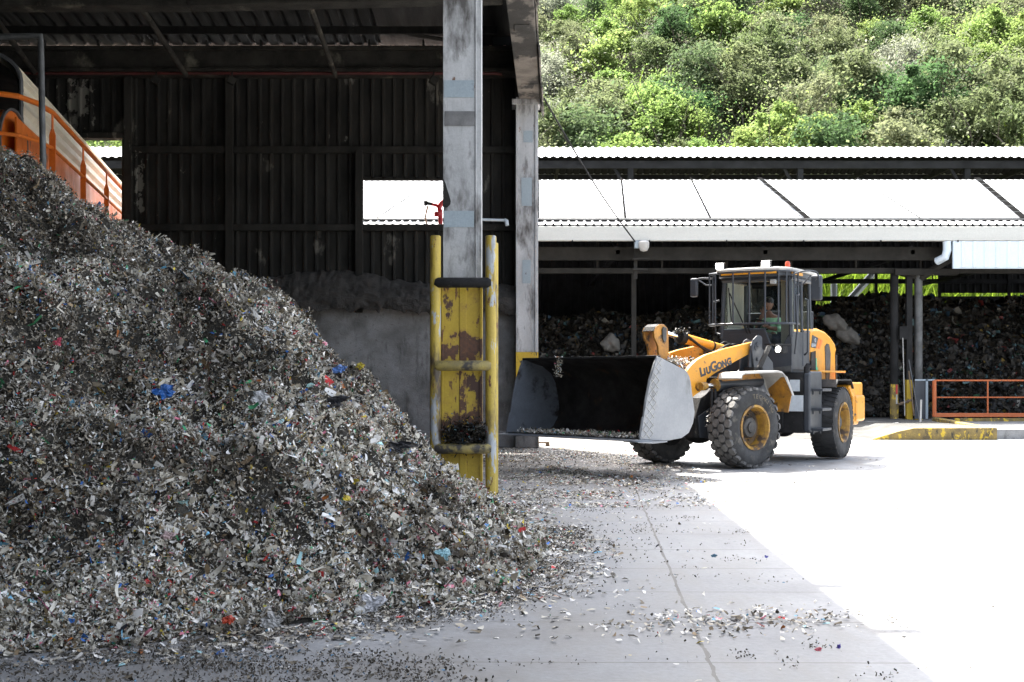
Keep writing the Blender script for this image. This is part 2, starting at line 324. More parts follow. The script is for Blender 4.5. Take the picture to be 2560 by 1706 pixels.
# dirt carried about beside the heap and below the building
hx = math_(t, 'SUBTRACT', 1.9, X); nd = noise(t, co, 1.1, 6, .7)
df = math_(t, 'MULTIPLY', math_(t, 'MINIMUM', math_(t, 'MAXIMUM', math_(t, 'MULTIPLY', hx, .55), 0), 1), ramp(t, [(.42, g3(0)), (.62, g3(1))], nd))
col = mixc(t, math_(t, 'MULTIPLY', df, .55), col, (.13, .118, .10))
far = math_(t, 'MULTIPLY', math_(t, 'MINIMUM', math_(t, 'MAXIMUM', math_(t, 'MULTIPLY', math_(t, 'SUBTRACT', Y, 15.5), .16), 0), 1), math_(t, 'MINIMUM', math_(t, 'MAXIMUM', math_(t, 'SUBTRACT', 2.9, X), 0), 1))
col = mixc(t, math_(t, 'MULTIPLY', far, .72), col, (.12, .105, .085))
wob = math_(t, 'MULTIPLY', math_(t, 'SUBTRACT', noise(t, co, 3, 4, .6), .5), .05)
fy = math_(t, 'FRACT', math_(t, 'ADD', math_(t, 'MULTIPLY', math_(t, 'ADD', Y, math_(t, 'MULTIPLY', X, .01)), 1 / 1.06), math_(t, 'MULTIPLY', wob, .25)))
jy = math_(t, 'LESS_THAN', fy, .014)
fx = math_(t, 'ABSOLUTE', math_(t, 'SUBTRACT', math_(t, 'ADD', X, wob), math_(t, 'ADD', math_(t, 'MULTIPLY', Y, .062), .62)))
jx = math_(t, 'LESS_THAN', fx, math_(t, 'ADD', .008, math_(t, 'MULTIPLY', math_(t, 'ABSOLUTE', wob), .8)))
col = mixc(t, math_(t, 'MAXIMUM', math_(t, 'MULTIPLY', jy, .7), math_(t, 'MULTIPLY', jx, .8)), col, (.09, .08, .065))
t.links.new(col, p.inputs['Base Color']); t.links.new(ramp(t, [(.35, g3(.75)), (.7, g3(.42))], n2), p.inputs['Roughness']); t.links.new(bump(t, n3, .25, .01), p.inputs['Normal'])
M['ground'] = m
M['soil'] = mat('hill_soil', (.085, .075, .035), (.04, .045, .018), .6, .95, 0, .5, .1)

GREENS = {
    'olive': ([(0, (0.112, 0.142, 0.061)), (1, (0.238, 0.269, 0.138))], [(0, (0.113, 0.158, 0.062)), (1, (0.209, 0.224, 0.125))]),
    'bright': ([(0, (0.162, 0.262, 0.067)), (1, (0.298, 0.389, 0.121))], [(0, (0.164, 0.279, 0.071)), (1, (0.268, 0.337, 0.107))]),
    'deep': ([(0, (0.054, 0.104, 0.039)), (1, (0.115, 0.184, 0.072))], [(0, (0.056, 0.129, 0.044)), (1, (0.122, 0.168, 0.080))]),
    'grey': ([(0, (0.183, 0.214, 0.145)), (1, (0.382, 0.404, 0.313))], [(0, (0.183, 0.214, 0.153)), (1, (0.299, 0.307, 0.237))]),
}
for k, (st, hu) in GREENS.items(): M['leaf_' + k] = island_mat(k + '_leaves', st, .65, .52, hu, .12)
M['under'] = island_mat('undergrowth', [(0, (.05, .085, .022)), (1, (.12, .16, .045))], .6, .25, [(0, (.04, .07, .02)), (1, (.05, .08, .02))], .3)
M['grassy'] = island_mat('tall_grass_blades', [(0, (.14, .24, .02)), (1, (.30, .38, .05))], .5, .45, [(0, (.18, .30, .03)), (1, (.22, .32, .03))], .4)
M['twig'] = mat('twig_bark', (.12, .10, .075), (.07, .06, .045), 5, .9)

# ================================================================ THE SETTING
g = MB(); g.v = [(-250, -60, 0), (300, -60, 0), (300, 54, 0), (-250, 54, 0)]; g.f = [(0, 1, 2, 3)]
g.obj('ground', M['ground'], kind='structure', label='pale concrete yard with joints and scattered dirt')

def terr(x, y):
    """height of the hill behind the sheds"""
    h = np.interp(y, [52, 54, 58, 63, 77, 81, 150, 190], [0, .3, 5.4, 7.0, 8.6, 12.0, 50.0, 66.0])
    k = np.clip((y - 66) / 30, 0, 1)
    return h + k * (4.5 * fbm(x * .06 + 3, y * .06, 3) + 2.0 * fbm(x * .2, y * .2 + 9, 3))
gx = np.linspace(-90, 120, 141); gy = np.linspace(52, 190, 93); GX, GY = np.meshgrid(gx, gy)
GZ = terr(GX, GY); vv = np.stack([GX.ravel(), GY.ravel(), GZ.ravel()], 1); nx = len(gx); ii = np.arange((len(gy) - 1) * nx).reshape(-1, nx)[:, :-1].ravel()
link('hillside', np_mesh('hillside', vv, np.stack([ii, ii + 1, ii + nx + 1, ii + nx], 1)), M['soil'], smooth=2, kind='structure', label='steep overgrown hillside behind the sheds')

# ---- grass on the banks
def blades(name, P, hmin, hmax, wd, lean=.35, **kw):
    n = len(P); a = rng.random(n) * 2 * PI; h = hmin + rng.random(n) * (hmax - hmin); lx = rng.normal(0, lean, n) * h; ly = rng.normal(0, lean, n) * h
    dx, dy = np.cos(a) * wd * h, np.sin(a) * wd * h; z = np.zeros(n)
    p0 = P + np.stack([-dx, -dy, z], 1); p1 = P + np.stack([dx, dy, z], 1)
    q0 = P + np.stack([lx * .4 - dx * .8, ly * .4 - dy * .8, h * .6], 1); q1 = P + np.stack([lx * .4 + dx * .8, ly * .4 + dy * .8, h * .6], 1)
    tp = P + np.stack([lx, ly, h], 1)
    V = np.stack([p0, p1, q1, q0, tp], 1).reshape(-1, 3); b = np.arange(n) * 5
    F = np.concatenate([np.stack([b, b + 1, b + 2], 1), np.stack([b, b + 2, b + 3], 1), np.stack([b + 3, b + 2, b + 4], 1)])
    return link(name, np_mesh(name, V, F), M['grassy'], **kw)
n = 34000; x = rng.uniform(12, 27, n); y = rng.uniform(53.5, 64, n)
blades('grass', np.stack([x, y, terr(x, y)], 1), .7, 1.7, .022, kind='stuff', label='bright green tall grass on the bank behind the open shed')
pat = []
for (cx, cy, rx, ry, m_) in ((8, 101, 3, 2, 900), (13, 98, 2, 2, 500), (24, 92, 3, 3, 900), (33, 90, 3, 3, 900), (29, 84, 3, 1.5, 600), (37, 84, 2.5, 1.5, 500), (40, 95, 3, 2.5, 600)):
    x = rng.normal(cx, rx * .5, m_); y = rng.normal(cy, ry * .5, m_); pat.append(np.stack([x, y, terr(x, y)], 1))
blades('hill_grass', np.concatenate(pat), 1.2, 2.8, .022, .22, kind='stuff', label='tufts of tall yellow green grass between the shrubs on the hillside')

# ---- low ground cover leaves over the slope
def leaves(P, s0, s1, flatn=.4):
    n = len(P); q = rng.normal(size=(n, 3)); q[:, 2] = np.abs(q[:, 2]) + flatn; q /= np.linalg.norm(q, axis=1)[:, None]
    a = rng.normal(size=(n, 3)); a -= q * (a * q).sum(1)[:, None]; a /= np.linalg.norm(a, axis=1)[:, None]; b = np.cross(q, a)
    s = (s0 + rng.random(n) ** 2 * (s1 - s0))[:, None]; k = .55
    V = np.stack([P - a * s, P - b * s * k + q * s * .15, P + a * s, P + b * s * k + q * s * .15], 1).reshape(-1, 3); i = np.arange(n) * 4
    return V, np.stack([i, i + 1, i + 2, i + 3], 1)
n = 150000; y = 78 + 62 * rng.random(n) ** 1.2; x = rng.uniform(-.02, .47, n) * y - 1; m1 = rng.random(n) < .1; x[m1] = -y[m1] * rng.uniform(.26, .38, m1.sum())
z = terr(x, y) + rng.random(n) * (.6 + 1.8 * np.clip(fbm(x * .4, y * .4, 3) + .3, 0, 1)); V, F = leaves(np.stack([x, y, z], 1), .05, .17)
link('ground_cover', np_mesh('ground_cover', V, F), M['under'], kind='stuff', label='low leafy undergrowth covering the hillside soil')

def make_shrub(kind, h, wdt, nl, leafs, species, seed):
    random.seed(seed); root = thing(species)
    tb = MB(); tips = []
    nst = random.randint(3, 5)
    for i in range(nst):
        a = 2 * PI * i / nst + random.random(); p = Vector((0, 0, -.3)); pts = [p.copy()]; d = Vector((math.cos(a) * .5, math.sin(a) * .5, 1)).normalized()
        L = h * random.uniform(.5, .8)
        for k in range(5):
            p = p + d * L / 5; d = (d + Vector((random.uniform(-.3, .3), random.uniform(-.3, .3), random.uniform(-.1, .2)))).normalized(); pts.append(p.copy())
            if k > 1:
                e = (d + Vector((random.uniform(-1, 1), random.uniform(-1, 1), .2))).normalized(); q = p + e * L * .3
                tb.tube([p, (p + q) / 2 + Vector((0, 0, .05)), q], [.025, .018, .008], 4); tips.append(q)
        tb.tube(pts, [.075, .06, .05, .04, .03, .015], 5); tips.append(p)
    tb.obj('trunk', M['twig'], root)
    P = []
    nb = 20
    for i in range(nb):
        q = tips[i % len(tips)] if i < len(tips) else Vector((0, 0, h * .6))
        a = random.random() * 2 * PI; rr = wdt * .5 * random.uniform(.25, .8)
        c = np.array([math.cos(a) * rr, math.sin(a) * rr, h * random.uniform(.25, 1.0) * (1 - .25 * rr / wdt)]) * .65 + np.array(q) * .35
        rad = wdt * random.uniform(.06, .22); m_ = int(nl / nb)
        d = rng.normal(size=(m_, 3)); d /= np.linalg.norm(d, axis=1)[:, None]; d *= (rng.random(m_) ** .4)[:, None] * rad; d[:, 2] *= .7
        d *= (1 + .5 * np.sin(d[:, :1] * 9 + i) * np.cos(d[:, 1:2] * 8))
        P.append(c + d)
    P.append(rng.normal(size=(int(nl * .12), 3)) * np.array([wdt * .28, wdt * .28, h * .22]) + np.array([0, 0, h * .5]))
    P = np.concatenate(P); P = P[P[:, 2] > .05]
    V, F = leaves(P, *leafs)
    link('crown', np_mesh('crown', V, F), M['leaf_' + kind], root)
    return root
def copy_tree(o, parent=None):
    c = o.copy(); C.objects.link(c)
    if parent is not None: c.parent = parent
    for ch in o.children: copy_tree(ch, c)
    return c
protos = [
    (make_shrub('olive', 3.6, 4.6, 6200, (.05, .125), 'olive_shrub', 1), 'dull olive rounded shrub in the thicket on the hillside', 'olive shrubs on the hillside'),
    (make_shrub('bright', 2.9, 3.4, 4200, (.06, .15), 'bright_shrub', 2), 'bright yellow green leafy shrub on the hillside', 'bright green shrubs on the hillside'),
    (make_shrub('deep', 4.2, 4.2, 6000, (.05, .13), 'dark_shrub', 3), 'deep green bushy shrub on the hillside', 'deep green shrubs on the hillside'),
    (make_shrub('grey', 3.4, 4.8, 6000, (.04, .11), 'grey_shrub', 4), 'greyish wispy shrub with pale leaves on the hillside', 'greyish shrubs on the hillside'),
    (make_shrub('olive', 5.0, 4.0, 6500, (.05, .12), 'hill_tree', 5), 'taller olive green tree rising from the hillside thicket', 'taller olive trees on the hillside'),
    (make_shrub('bright', 4.4, 3.6, 5500, (.05, .12), 'light_tree', 6), 'taller light green tree standing on the hillside', 'taller light green trees on the hillside')]
used = [False] * 6; random.seed(11)
spots = []
yy = 80.5
while yy < 141:
    xx0, xx1 = .01 * yy - 1.5, .45 * yy
    xx = xx0 + random.random() * 2
    while xx < xx1:
        spots.append((xx, yy + random.uniform(-1.3, 1.3), 1.0)); xx += random.uniform(2.1, 3.9) * (1 + (yy - 80) * .009)
    yy += 2.9 + (yy - 80) * .045
for k in range(14): spots.append((-random.uniform(26, 33) * (80.5 + k * 1.2) / 92, 80.5 + k * 1.2, 1.0))
for k in range(5): spots.append((-7 + k * 2.1, 80.5, .8))
for i, (x, y, s_) in enumerate(spots):
    f = float(fbm(np.array([x * .07]), np.array([y * .07 + 30]), 2)[0]) + random.uniform(-.5, .5)
    j = 3 if f < -.45 else 0 if f < -.12 else 2 if f < .08 else 4 if f < .22 else 1 if f < .52 else 5
    pr, lab, grp = protos[j]
    if not used[j]: o = pr; used[j] = True
    else: o = copy_tree(pr)
    s = s_ * random.uniform(.8, 1.75); o.location = (x, y, float(terr(np.array([x]), np.array([y]))[0]) - .2); o.rotation_euler = (random.uniform(-.1, .1), random.uniform(-.1, .1), random.random() * 6.28)
    o.scale = (s * random.uniform(.9, 1.2), s, s * random.uniform(.8, 1.15)); tag(o, lab, 'shrub' if j < 4 else 'tree', grp)

# ================================================================ corrugated sheets
def corr(mb, o, u, v, lu, lv, pitch, depth, nrm, trap=True, th=0):
    """ribbed sheet: ribs run along v, the wave along u; o corner"""
    o, u, v, nrm = Vector(o), Vector(u).normalized(), Vector(v).normalized(), Vector(nrm).normalized()
    n = max(1, round(lu / pitch)); pitch = lu / n; base = len(mb.v); us = []
    for i in range(n):
        a = i * pitch
        if trap: us += [(a, 0), (a + pitch * .62, 0), (a + pitch * .72, 1), (a + pitch * .88, 1)]
        else: us += [(a + pitch * k / 6, .5 + .5 * math.sin(2 * PI * k / 6)) for k in range(6)]
    us.append((n * pitch, us[0][1]))
    for a, hh in us:
        q = o + u * a + nrm * depth * hh; mb.v.append(tuple(q)); mb.v.append(tuple(q + v * lv))
    for i in range(len(us) - 1):
        k = base + i * 2; mb.f.append((k, k + 2, k + 3, k + 1))
    return mb

# ---------------------------------------------------------------- the open waste hall on the left
hall = thing('waste_hall', (0, 26.8, 0), label='dark soot blackened open waste hall with tall pale columns left of the yard', cat='building')
HO = Vector((0, -26.8, 0))
def hp(mb, name, m_, parent=hall, **kw):
    o = mb.obj(name, m_, parent, **kw)
    if parent is hall: o.location = HO
    return o
ZW = 26.9
def rects_wall(x0, x1, z0, z1): return corr(MB(), (x0, ZW, z0), (1, 0, 0), (0, 0, 1), x1 - x0, z1 - z0, .27, -.045, (0, 1, 0))
wl = MB()
for (x0, x1, z0, z1) in ((-18.0, -11.0, 2.9, 8.2), (-11.0, -8.36, 6.78, 8.2), (-8.36, -3.22, 2.9, 8.2), (-3.22, -1.1, 5.80, 8.2), (-3.22, -1.1, 2.9, 4.80), (-1.1, .1, 2.9, 8.2)):
    corr(wl, (x0, ZW, z0), (1, 0, 0), (0, 0, 1), x1 - x0, z1 - z0, .245, .05, (0, -1, 0))
hp(wl, 'cladding', M['soot'])
cw = MB()
cw.b2(-18, .08, ZW - .12, ZW + .3, 0, 3.0)
cw.b2(-18, .15, ZW - .35, ZW - .12, 0, .35)
hp(cw, 'concrete_wall', M['conc_wall'], bevel=.02)
gt = MB()
for z in (6.42, 4.74): gt.b2(-8.4, .1, ZW - .16, ZW - .01, z - .07, z + .07); gt.b2(-18, -11.0, ZW - .16, ZW - .01, z - .07, z + .07)
for x in (-8.28, -6.1, -3.3): gt.b2(x - .08, x + .08, ZW - .20, ZW - .03, 2.9, 8.1 if x < -4 else 6.4)
gt.b2(-11.0, -8.3, ZW - .17, ZW + .12, 6.66, 6.79); gt.b2(-8.44, -8.36, ZW - .1, ZW + .12, 3, 6.7)
gt.b2(-3.22, -1.1, ZW - .05, ZW + .12, 5.78, 5.85)
hp(gt, 'girt', M['soot'], bevel=.01)
bm_ = MB(); bm_.b2(-18, .2, ZW - .55, ZW + .05, 8.02, 8.47); bm_.b2(-18, .2, ZW - .68, ZW + .08, 8.44, 8.52); bm_.b2(-18, .2, ZW - .68, ZW + .08, 7.98, 8.06)
hp(bm_, 'wall_beam', M['soot_beam'], bevel=.015)
ps = MB(); corr(ps, (-18.5, ZW + 1.5, 8.50), (1, 0, 0), (0, -1, .092), 18.4, 1.62, .3, .03, (0, 0, 1))
pk = MB()
for k in range(16): pk.b2(-18 + k * 1.15, -18 + k * 1.15 + .04, ZW - .6, ZW - .5, 8.52, 8.66)
hp(pk, 'roof_cleat', M['soot'])
hp(ps, 'eave_sheet', M['pinkish'])
# roof: rises a little towards the camera, extended unseen behind it to cut light
rf = MB(); sl_ = -.092; zb = 8.66
d = Vector((0, -1, -sl_)); L = 43 * math.sqrt(1 + sl_ ** 2)
corr(rf, (-19, ZW - .15, zb - .15 * sl_), (1, 0, 0), d, 16.2, L - .9, .30, .05, (0, 0, 1))
rf.add([(-19, ZW + .75, zb + .12), (-.4, ZW + .75, zb + .12), (-2.6, ZW + .75 - 43, zb + .15 + 43 * .09), (-19, ZW + .75 - 43, zb + .15 + 43 * .09)], [(0, 1, 2, 3)])
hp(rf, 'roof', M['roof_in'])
EX = lambda y: .66 - .035 * (26.8 - y)
# steep side apron that ends in the eave
ap = MB()
for k in range(12):
    y1 = ZW + .7 - k * 2.75; y0 = y1 - 2.80; j = (k % 3) * .02
    ap.add([(EX(y1) - j, y1, 7.29 + j * 4), (EX(y0) - j, y0, 7.29 + j * 4), (EX(y0) - .66 - .025 * (26.8 - y0), y0, 9.1 + (26.8 - y0) * .085), (EX(y1) - .66 - .025 * (26.8 - y1), y1, 9.1 + (26.8 - y1) * .085)], [(0, 1, 2, 3)])
o = hp(ap, 'side_apron', M['col_dirty']); md = o.modifiers.new('solid', 'SOLIDIFY'); md.thickness = .03
tp = MB()
tp.add([(EX(ZW + .7) - .0, ZW + .68, 7.4), (EX(ZW + .7) - .64, ZW + .68, 9.12), (-1.2, ZW + .68, 9.05), (-1.2, ZW + .68, 8.3), (-.1, ZW + .68, 7.4)], [(0, 1, 2, 3, 4)])
tp.add([(EX(ZW + .7) - .66, ZW + .7, 9.1), (-3.2, ZW + .7, 9.0), (-4.4, -6, 11.9), (EX(-6) - .66 - .82, -6, 11.89)], [(0, 1, 2, 3)])
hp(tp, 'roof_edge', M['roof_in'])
eb = MB()
for (dx0, dx1, z0, z1) in ((-.50, -.06, 7.42, 7.50), (-.34, -.28, 7.5, 8.0), (-.50, -.18, 8.0, 8.06)):
    a, b = 26.6, -5.0
    eb.add([(EX(a) + dx0, a, z0), (EX(a) + dx1, a, z0), (EX(a) + dx1, a, z1), (EX(a) + dx0, a, z1), (EX(b) + dx0, b, z0), (EX(b) + dx1, b, z0), (EX(b) + dx1, b, z1), (EX(b) + dx0, b, z1)],
           [(0, 1, 2, 3), (4, 7, 6, 5), (0, 4, 5, 1), (1, 5, 6, 2), (2, 6, 7, 3), (3, 7, 4, 0)])
for k in range(9):
    yk = 25.2 - k * 2.1; eb.b2(EX(yk) - .42, EX(yk) - .16, yk - .2, yk + .2, 7.405, 7.425)
hp(eb, 'eave_beam', M['col_dirty'], bevel=.008)
# beams and braces under the roof
pb = MB(); pb.b2(-18, -5.2, 19.8, 20.2, 7.43, 8.35); pb.ext([(-5.2, 7.43), (-.15, 7.55), (-.15, 8.35), (-5.2, 8.35)], 19.8, 20.2)
pb.b2(-18, -.25, 15.2, 15.6, 8.2, 9.2); pb.b2(-18, -.3, 6, 6.4, 8.9, 10)
hp(pb, 'roof_beam', M['soot_beam'], bevel=.02)
for (x0, y0, x1, y1) in ((465, 188, 340, 0), (838, 188, 770, 0), (85, 180, 0, 62)):
    a = at(x0, y0, 26.1); b = at(x1, y1, 22.2); b2 = a + (b - a) * 1.6
    hp(MB().tube([a, b2], .055, 8), 'brace', M['soot_beam'], smooth=True)
hp(MB().tube([at(640, 20, 25.5), at(1112, 100, 26.2)], .04, 8), 'brace', M['soot'], smooth=True)
pu = MB()
for k in range(14):
    y = 25.6 - k * 1.5; z = zb + (ZW - y) * .092 - .1
    pu.b2(-18, -.3, y - .04, y + .04, z - .09, z + .06)
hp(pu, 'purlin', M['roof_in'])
lw = MB(); corr(lw, (-18, ZW, 0), (0, -1, 0), (0, 0, 1), 43, 12, .3, .05, (1, 0, 0)); hp(lw, 'side_wall', M['soot']); lw = MB(); corr(lw, (-18, -14.5, 0), (1, 0, 0), (0, 0, 1), 15.5, 12.2, .3, .05, (0, 1, 0)); hp(lw, 'light_block_wall', M['soot'])  # unseen wall behind the camera, added to darken the heap's left
# far corner column
c0 = MB(); c0.b2(.085, .13, 26.35, 26.85, 2.04, 7.46); c0.b2(.49, .555, 26.35, 26.85, 2.04, 7.46); c0.b2(.13, .49, 26.38, 26.42, 2.04, 7.46); c0.b2(-.0, .60, 26.33, 26.9, 7.3, 7.42)
c = hp(c0, 'column', M['col'], bevel=.006)
y0 = MB(); y0.b2(.083, .557, 26.34, 26.86, .42, 2.04); o = y0.obj('painted_base', M['yellow_flat'], c, bevel=.006)
q = MB(); q.b2(.07, .57, 26.30, 26.9, 0, .42); q.obj('concrete_foot', M['conc_wall'], c, bevel=.02)
for pq in ((.20, .42, 5.15, 5.75), (.22, .40, 3.5, 4.0), (.24, .44, 6.5, 6.75)): MB().b2(pq[0], pq[1], 26.372, 26.379, pq[2], pq[3]).obj('paint_patch', M['patch'], c)
# near column: H section with lips
c1 = MB(); xl, xr = -.845, -.375
c1.b2(xl, xr, 15.2, 15.23, 0, 8.7); c1.b2(xr - .06, xr, 15.23, 15.65, 0, 8.7); c1.b2(xl, xl + .03, 15.23, 15.65, 0, 8.7); c1.b2(xl, xr - .06, 15.62, 15.65, 0, 8.7)
c1.b2(xr - .075, xr - .06, 15.185, 15.2, 2.7, 8.7)
c = hp(c1, 'column', M['col'], bevel=.004)
for (a, b) in ((3.32, 3.52), (4.91, 5.12)): MB().b2(xl + .012, xr - .09, 15.19, 15.197, a, b).obj('paint_patch', M['patch'], c)
q = MB(); q.b2(xl + .02, xr - .08, 15.188, 15.196, 4.56, 4.74); q.obj('paint_patch', M['patch_dark'], c)
q = MB(); q.ext([(xl - .003, 3.93), (xl + .03, 3.86), (xl + .095, 3.64), (xl + .09, 3.60), (xl + .05, 3.56), (xl - .003, 3.57)], 15.18, 15.199); q.obj('dent', M['soot'], c)
q = MB(); q.b2(xl + .01, xr + .0, 15.17, 15.198, .2, 2.58); q.b2(xl + .205, xl + .285, 15.155, 15.17, .2, 2.58); q.b2(xr - .02, xr + .012, 15.15, 15.4, .2, 2.58); q.b2(xl - .02, xl + .01, 15.165, 15.4, .2, 2.58)
q.obj('yellow_casing', M['yellow_rust'], c, bevel=.004)
q = MB(); q.b2(xl - .05, xl - .035, 15.17, 15.5, .2, 2.58); q.obj('casing_edge', M['lblack'], c)
# dust ledge on the concrete wall
nxx, nyy = 260, 40; xs = np.linspace(-9, .12, nxx); ts = np.linspace(0, 1, nyy); XX, TT = np.meshgrid(xs, ts)
top = np.interp(XX, [-9, -5.4, -4.7, -4.0, -3.2, -2.6, -1.8, .12], [3.55, 3.62, 3.78, 3.82, 3.78, 3.62, 3.55, 3.5]); bot = 2.93 + .07 * fbm(XX * 2.2, XX * 0 + 3, 4) - .22 * np.clip(fbm(XX * 7, XX * 0 + 8, 3), 0, 1)
bul = np.sin(np.clip(TT * .75 + .25, 0, 1) * PI) ** .7 * (.34 + .05 * fbm(XX * 1.1, TT * 2, 3)) + .035 * fbm(XX * 11, TT * 9, 3)
ZZ = bot + (top - bot) * TT + .05 * fbm(XX * 9, TT * 8 + 4, 3); YY = ZW - .06 - bul - (1 - TT) * .10
ii = np.arange((nyy - 1) * nxx).reshape(-1, nxx)[:, :-1].ravel()
link('dust_ledge', np_mesh('dust_ledge', np.stack([XX.ravel(), YY.ravel(), ZZ.ravel()], 1), np.stack([ii, ii + 1, ii + nxx + 1, ii + nxx], 1)), M['sludge'], smooth=2,
     label='lumpy grey dust crust lying on top of the concrete wall', cat='dust heap', kind='stuff')
# pipes on the wall
MB().tube([(-18, 26.18, 7.92), (-.35, 26.18, 7.92), (-.22, 26.18, 7.90)], .03, 8).obj('fire_pipe', M['red_dull'], smooth=True, label='dusty red pipe running along under the wall beam inside the hall', cat='pipe')
for i, x in enumerate((-7.5, -5.9, -1.65)):
    q = MB().box((x, 26.1, 7.75), (.16, .12, .16), (0, .5, .3)); q.tube([(x, 26.15, 7.95), (x, 26.1, 7.75)], .02, 6)
    q.obj('wall_lamp', M['soot'], bevel=.02, label=('sooty lamp under the beam left of the wall post', 'sooty lamp at the top of the wall post', 'sooty lamp under the beam beside the pale front column')[i], cat='lamp', group='sooty lamps under the wall beam')
q = MB().tube([(-1.0, 26.5, 4.88), (-.16, 26.5, 4.86)], .03, 8); q.tube([(-.16, 26.5, 4.86), (-.12, 26.48, 4.84), (-.10, 26.46, 4.74)], [.045, .05, .04], 8)
q.obj('pipe_elbow', M['white_sheet'], smooth=True, label='short pipe with white elbow end on the wall between the two columns', cat='pipe')

# fire monitor on a riser outside the opening
fm = thing('fire_monitor', at(1102, 950, 27.6) * 1, label='red fire monitor with black nozzle seen through the wall opening', cat='fire monitor'); fm.location.z = 0
fp = lambda px, py: at(px, py, 27.6) - Vector(fm.location)
MB().tube([Vector((0, 0, 0)), fp(1101, 525)], .052, 10).obj('riser', M['red'], fm, smooth=True)
MB().tube([fp(1096, 541), fp(1096, 531)], .10, 10).obj('flange', M['red'], fm, smooth=True)
MB().tube([fp(1100, 528), fp(1098, 518), fp(1104, 508), fp(1116, 498), fp(1122, 505)], [.05, .06, .055, .05, .045], 10).obj('elbow', M['red'], fm, smooth=True)
MB().tube([fp(1100, 517), fp(1085, 512), fp(1068, 508)], [.04, .035, .035], 8).obj('barrel', M['red'], fm, smooth=True)
nz = MB().tube([fp(1080, 511), fp(1066, 508)], .04, 10).tube([fp(1068, 508), fp(1060, 508)], .06, 10).obj('nozzle', M['lblack'], fm, smooth=True)
MB().tube([fp(1071, 496), fp(1062, 522)], .012, 6).obj('handle', M['lblack'], nz)
MB().tube([fp(1070, 515), fp(1066, 530), fp(1063, 545), fp(1068, 565), fp(1070, 600)], .022, 8).obj('hose', M['brass'], fm, smooth=True)

# ---------------------------------------------------------------- pipe guard round the near column
gd = thing('pipe_guard', (-.6, 15.0, 0), label='chipped yellow pipe guard of upright posts and cross rails round the front column', cat='guard')
gl_ = lambda x, y, z: (x + .6, y - 15.0, z)
for (x, y, h, r) in ((-.925, 14.98, 3.19, .066), (-.255, 14.98, 3.19, .066), (-.23, 15.75, 3.19, .055), (-.98, 15.75, 3.19, .055)):
    MB().lathe([(r, 0), (r, h - .01), (r - .01, h)], gl_(x, y, 0), 'z', 20).obj('post', M['yellow_pipe'], gd, smooth=True)
for z, m_ in ((2.62, 'lblack'), (1.62, 'yellow_dirty'), (.62, 'yellow_dirty')):
    mb = MB().tube([gl_(-.93, 14.93, z + .01), gl_(-.89, 14.93, z), gl_(-.29, 14.93, z), gl_(-.25, 14.93, z)], [.04, .062, .062, .04], 14)
    mb.obj('rail', M[m_], gd, smooth=True)
for z in (2.62, 1.62, .62): MB().tube([gl_(-.24, 15.0, z), gl_(-.23, 15.75, z)], .05, 10).obj('rail', M['yellow_dirty'], gd, smooth=True)

# ================================================================ covered conveyor on the left
cv = thing('covered_conveyor', (-7, 16, 0), label='orange conveyor with cream ribbed barrel cover running out through the back wall', cat='conveyor')
co_ = Vector((-7, 16, 0))
CX = lambda y: -4.05 - .19 * y            # right flank of the cover
CZ = lambda y: 5.53 + .02 * (y - 20)
prof = []                                # arch (offset from flank, height)
for k in range(15):
    a = PI * k / 14; prof.append((-.74 + .74 * math.cos(a), .67 + .49 * math.sin(a)))
prof = [(0, -.02), (0, .21), (0, .44)] + prof + [(-1.48, 0)]
cc = MB(); base = 0; ys = [19.7, 24, 28, 32, 40]; rows = []
fine_ = []
for i in range(len(prof) - 1):
    for k in range(4): 
        a, b = prof[i], prof[i + 1]; tt = k / 4; fine_.append((a[0] + (b[0] - a[0]) * tt, a[1] + (b[1] - a[1]) * tt))
fine_.append(prof[-1])
for y in ys:
    for i, (u, z) in enumerate(fine_):
        w_ = .035 * (1 if (i % 4) in (1, 2) else -1); n_ = Vector((1, 0, 0)) if z < .67 and u > -.2 else Vector((u + .74, 0, z - .67)).normalized()
        cc.v.append(tuple(Vector((CX(y) + u, y, CZ(y) + z)) + n_ * w_ - co_))
nf = len(fine_)
for j in range(len(ys) - 1):
    for i in range(nf - 1): cc.f.append((j * nf + i, j * nf + i + 1, (j + 1) * nf + i + 1, (j + 1) * nf + i))
ci = MB(); ci.v = [tuple(Vector((CX(y) + u * .9 - .06, y, CZ(y) + z * .9)) - co_) for y in (19.72, 40) for u, z in prof]; np_ = len(prof); ci.f = [(i, i + 1, i + 1 + np_, i + np_) for i in range(np_ - 1)]; ci.obj('cover_inner_shade', M['black_in'], cv)  # dark skin added inside the cover to blacken its shaded hollow
o = cc.obj('cover', M['cream_sheet'], cv)
eg = MB(); eg.tube([Vector((CX(19.68) + u, 19.68, CZ(19.7) + z)) - co_ for u, z in prof], .035, 6); eg.obj('cover_edge', M['grey_steel'], cv, smooth=True)
sd = MB()
for (y0, y1) in ((19.0, 40),):
    for dx in (.04, -1.52):
        A = [(CX(y) + dx, y, CZ(y) + z) for y in (y0, y1) for z in (-.03, -.68)]
        sd.add([Vector(q_) - co_ for q_ in A] + [Vector(q_) - co_ + Vector((.03, 0, 0)) for q_ in A], [(0, 1, 3, 2), (4, 6, 7, 5), (0, 2, 6, 4), (1, 5, 7, 3), (0, 4, 5, 1), (2, 3, 7, 6)])
sd.obj('side_panel', M['orange'], cv)
fl = MB()
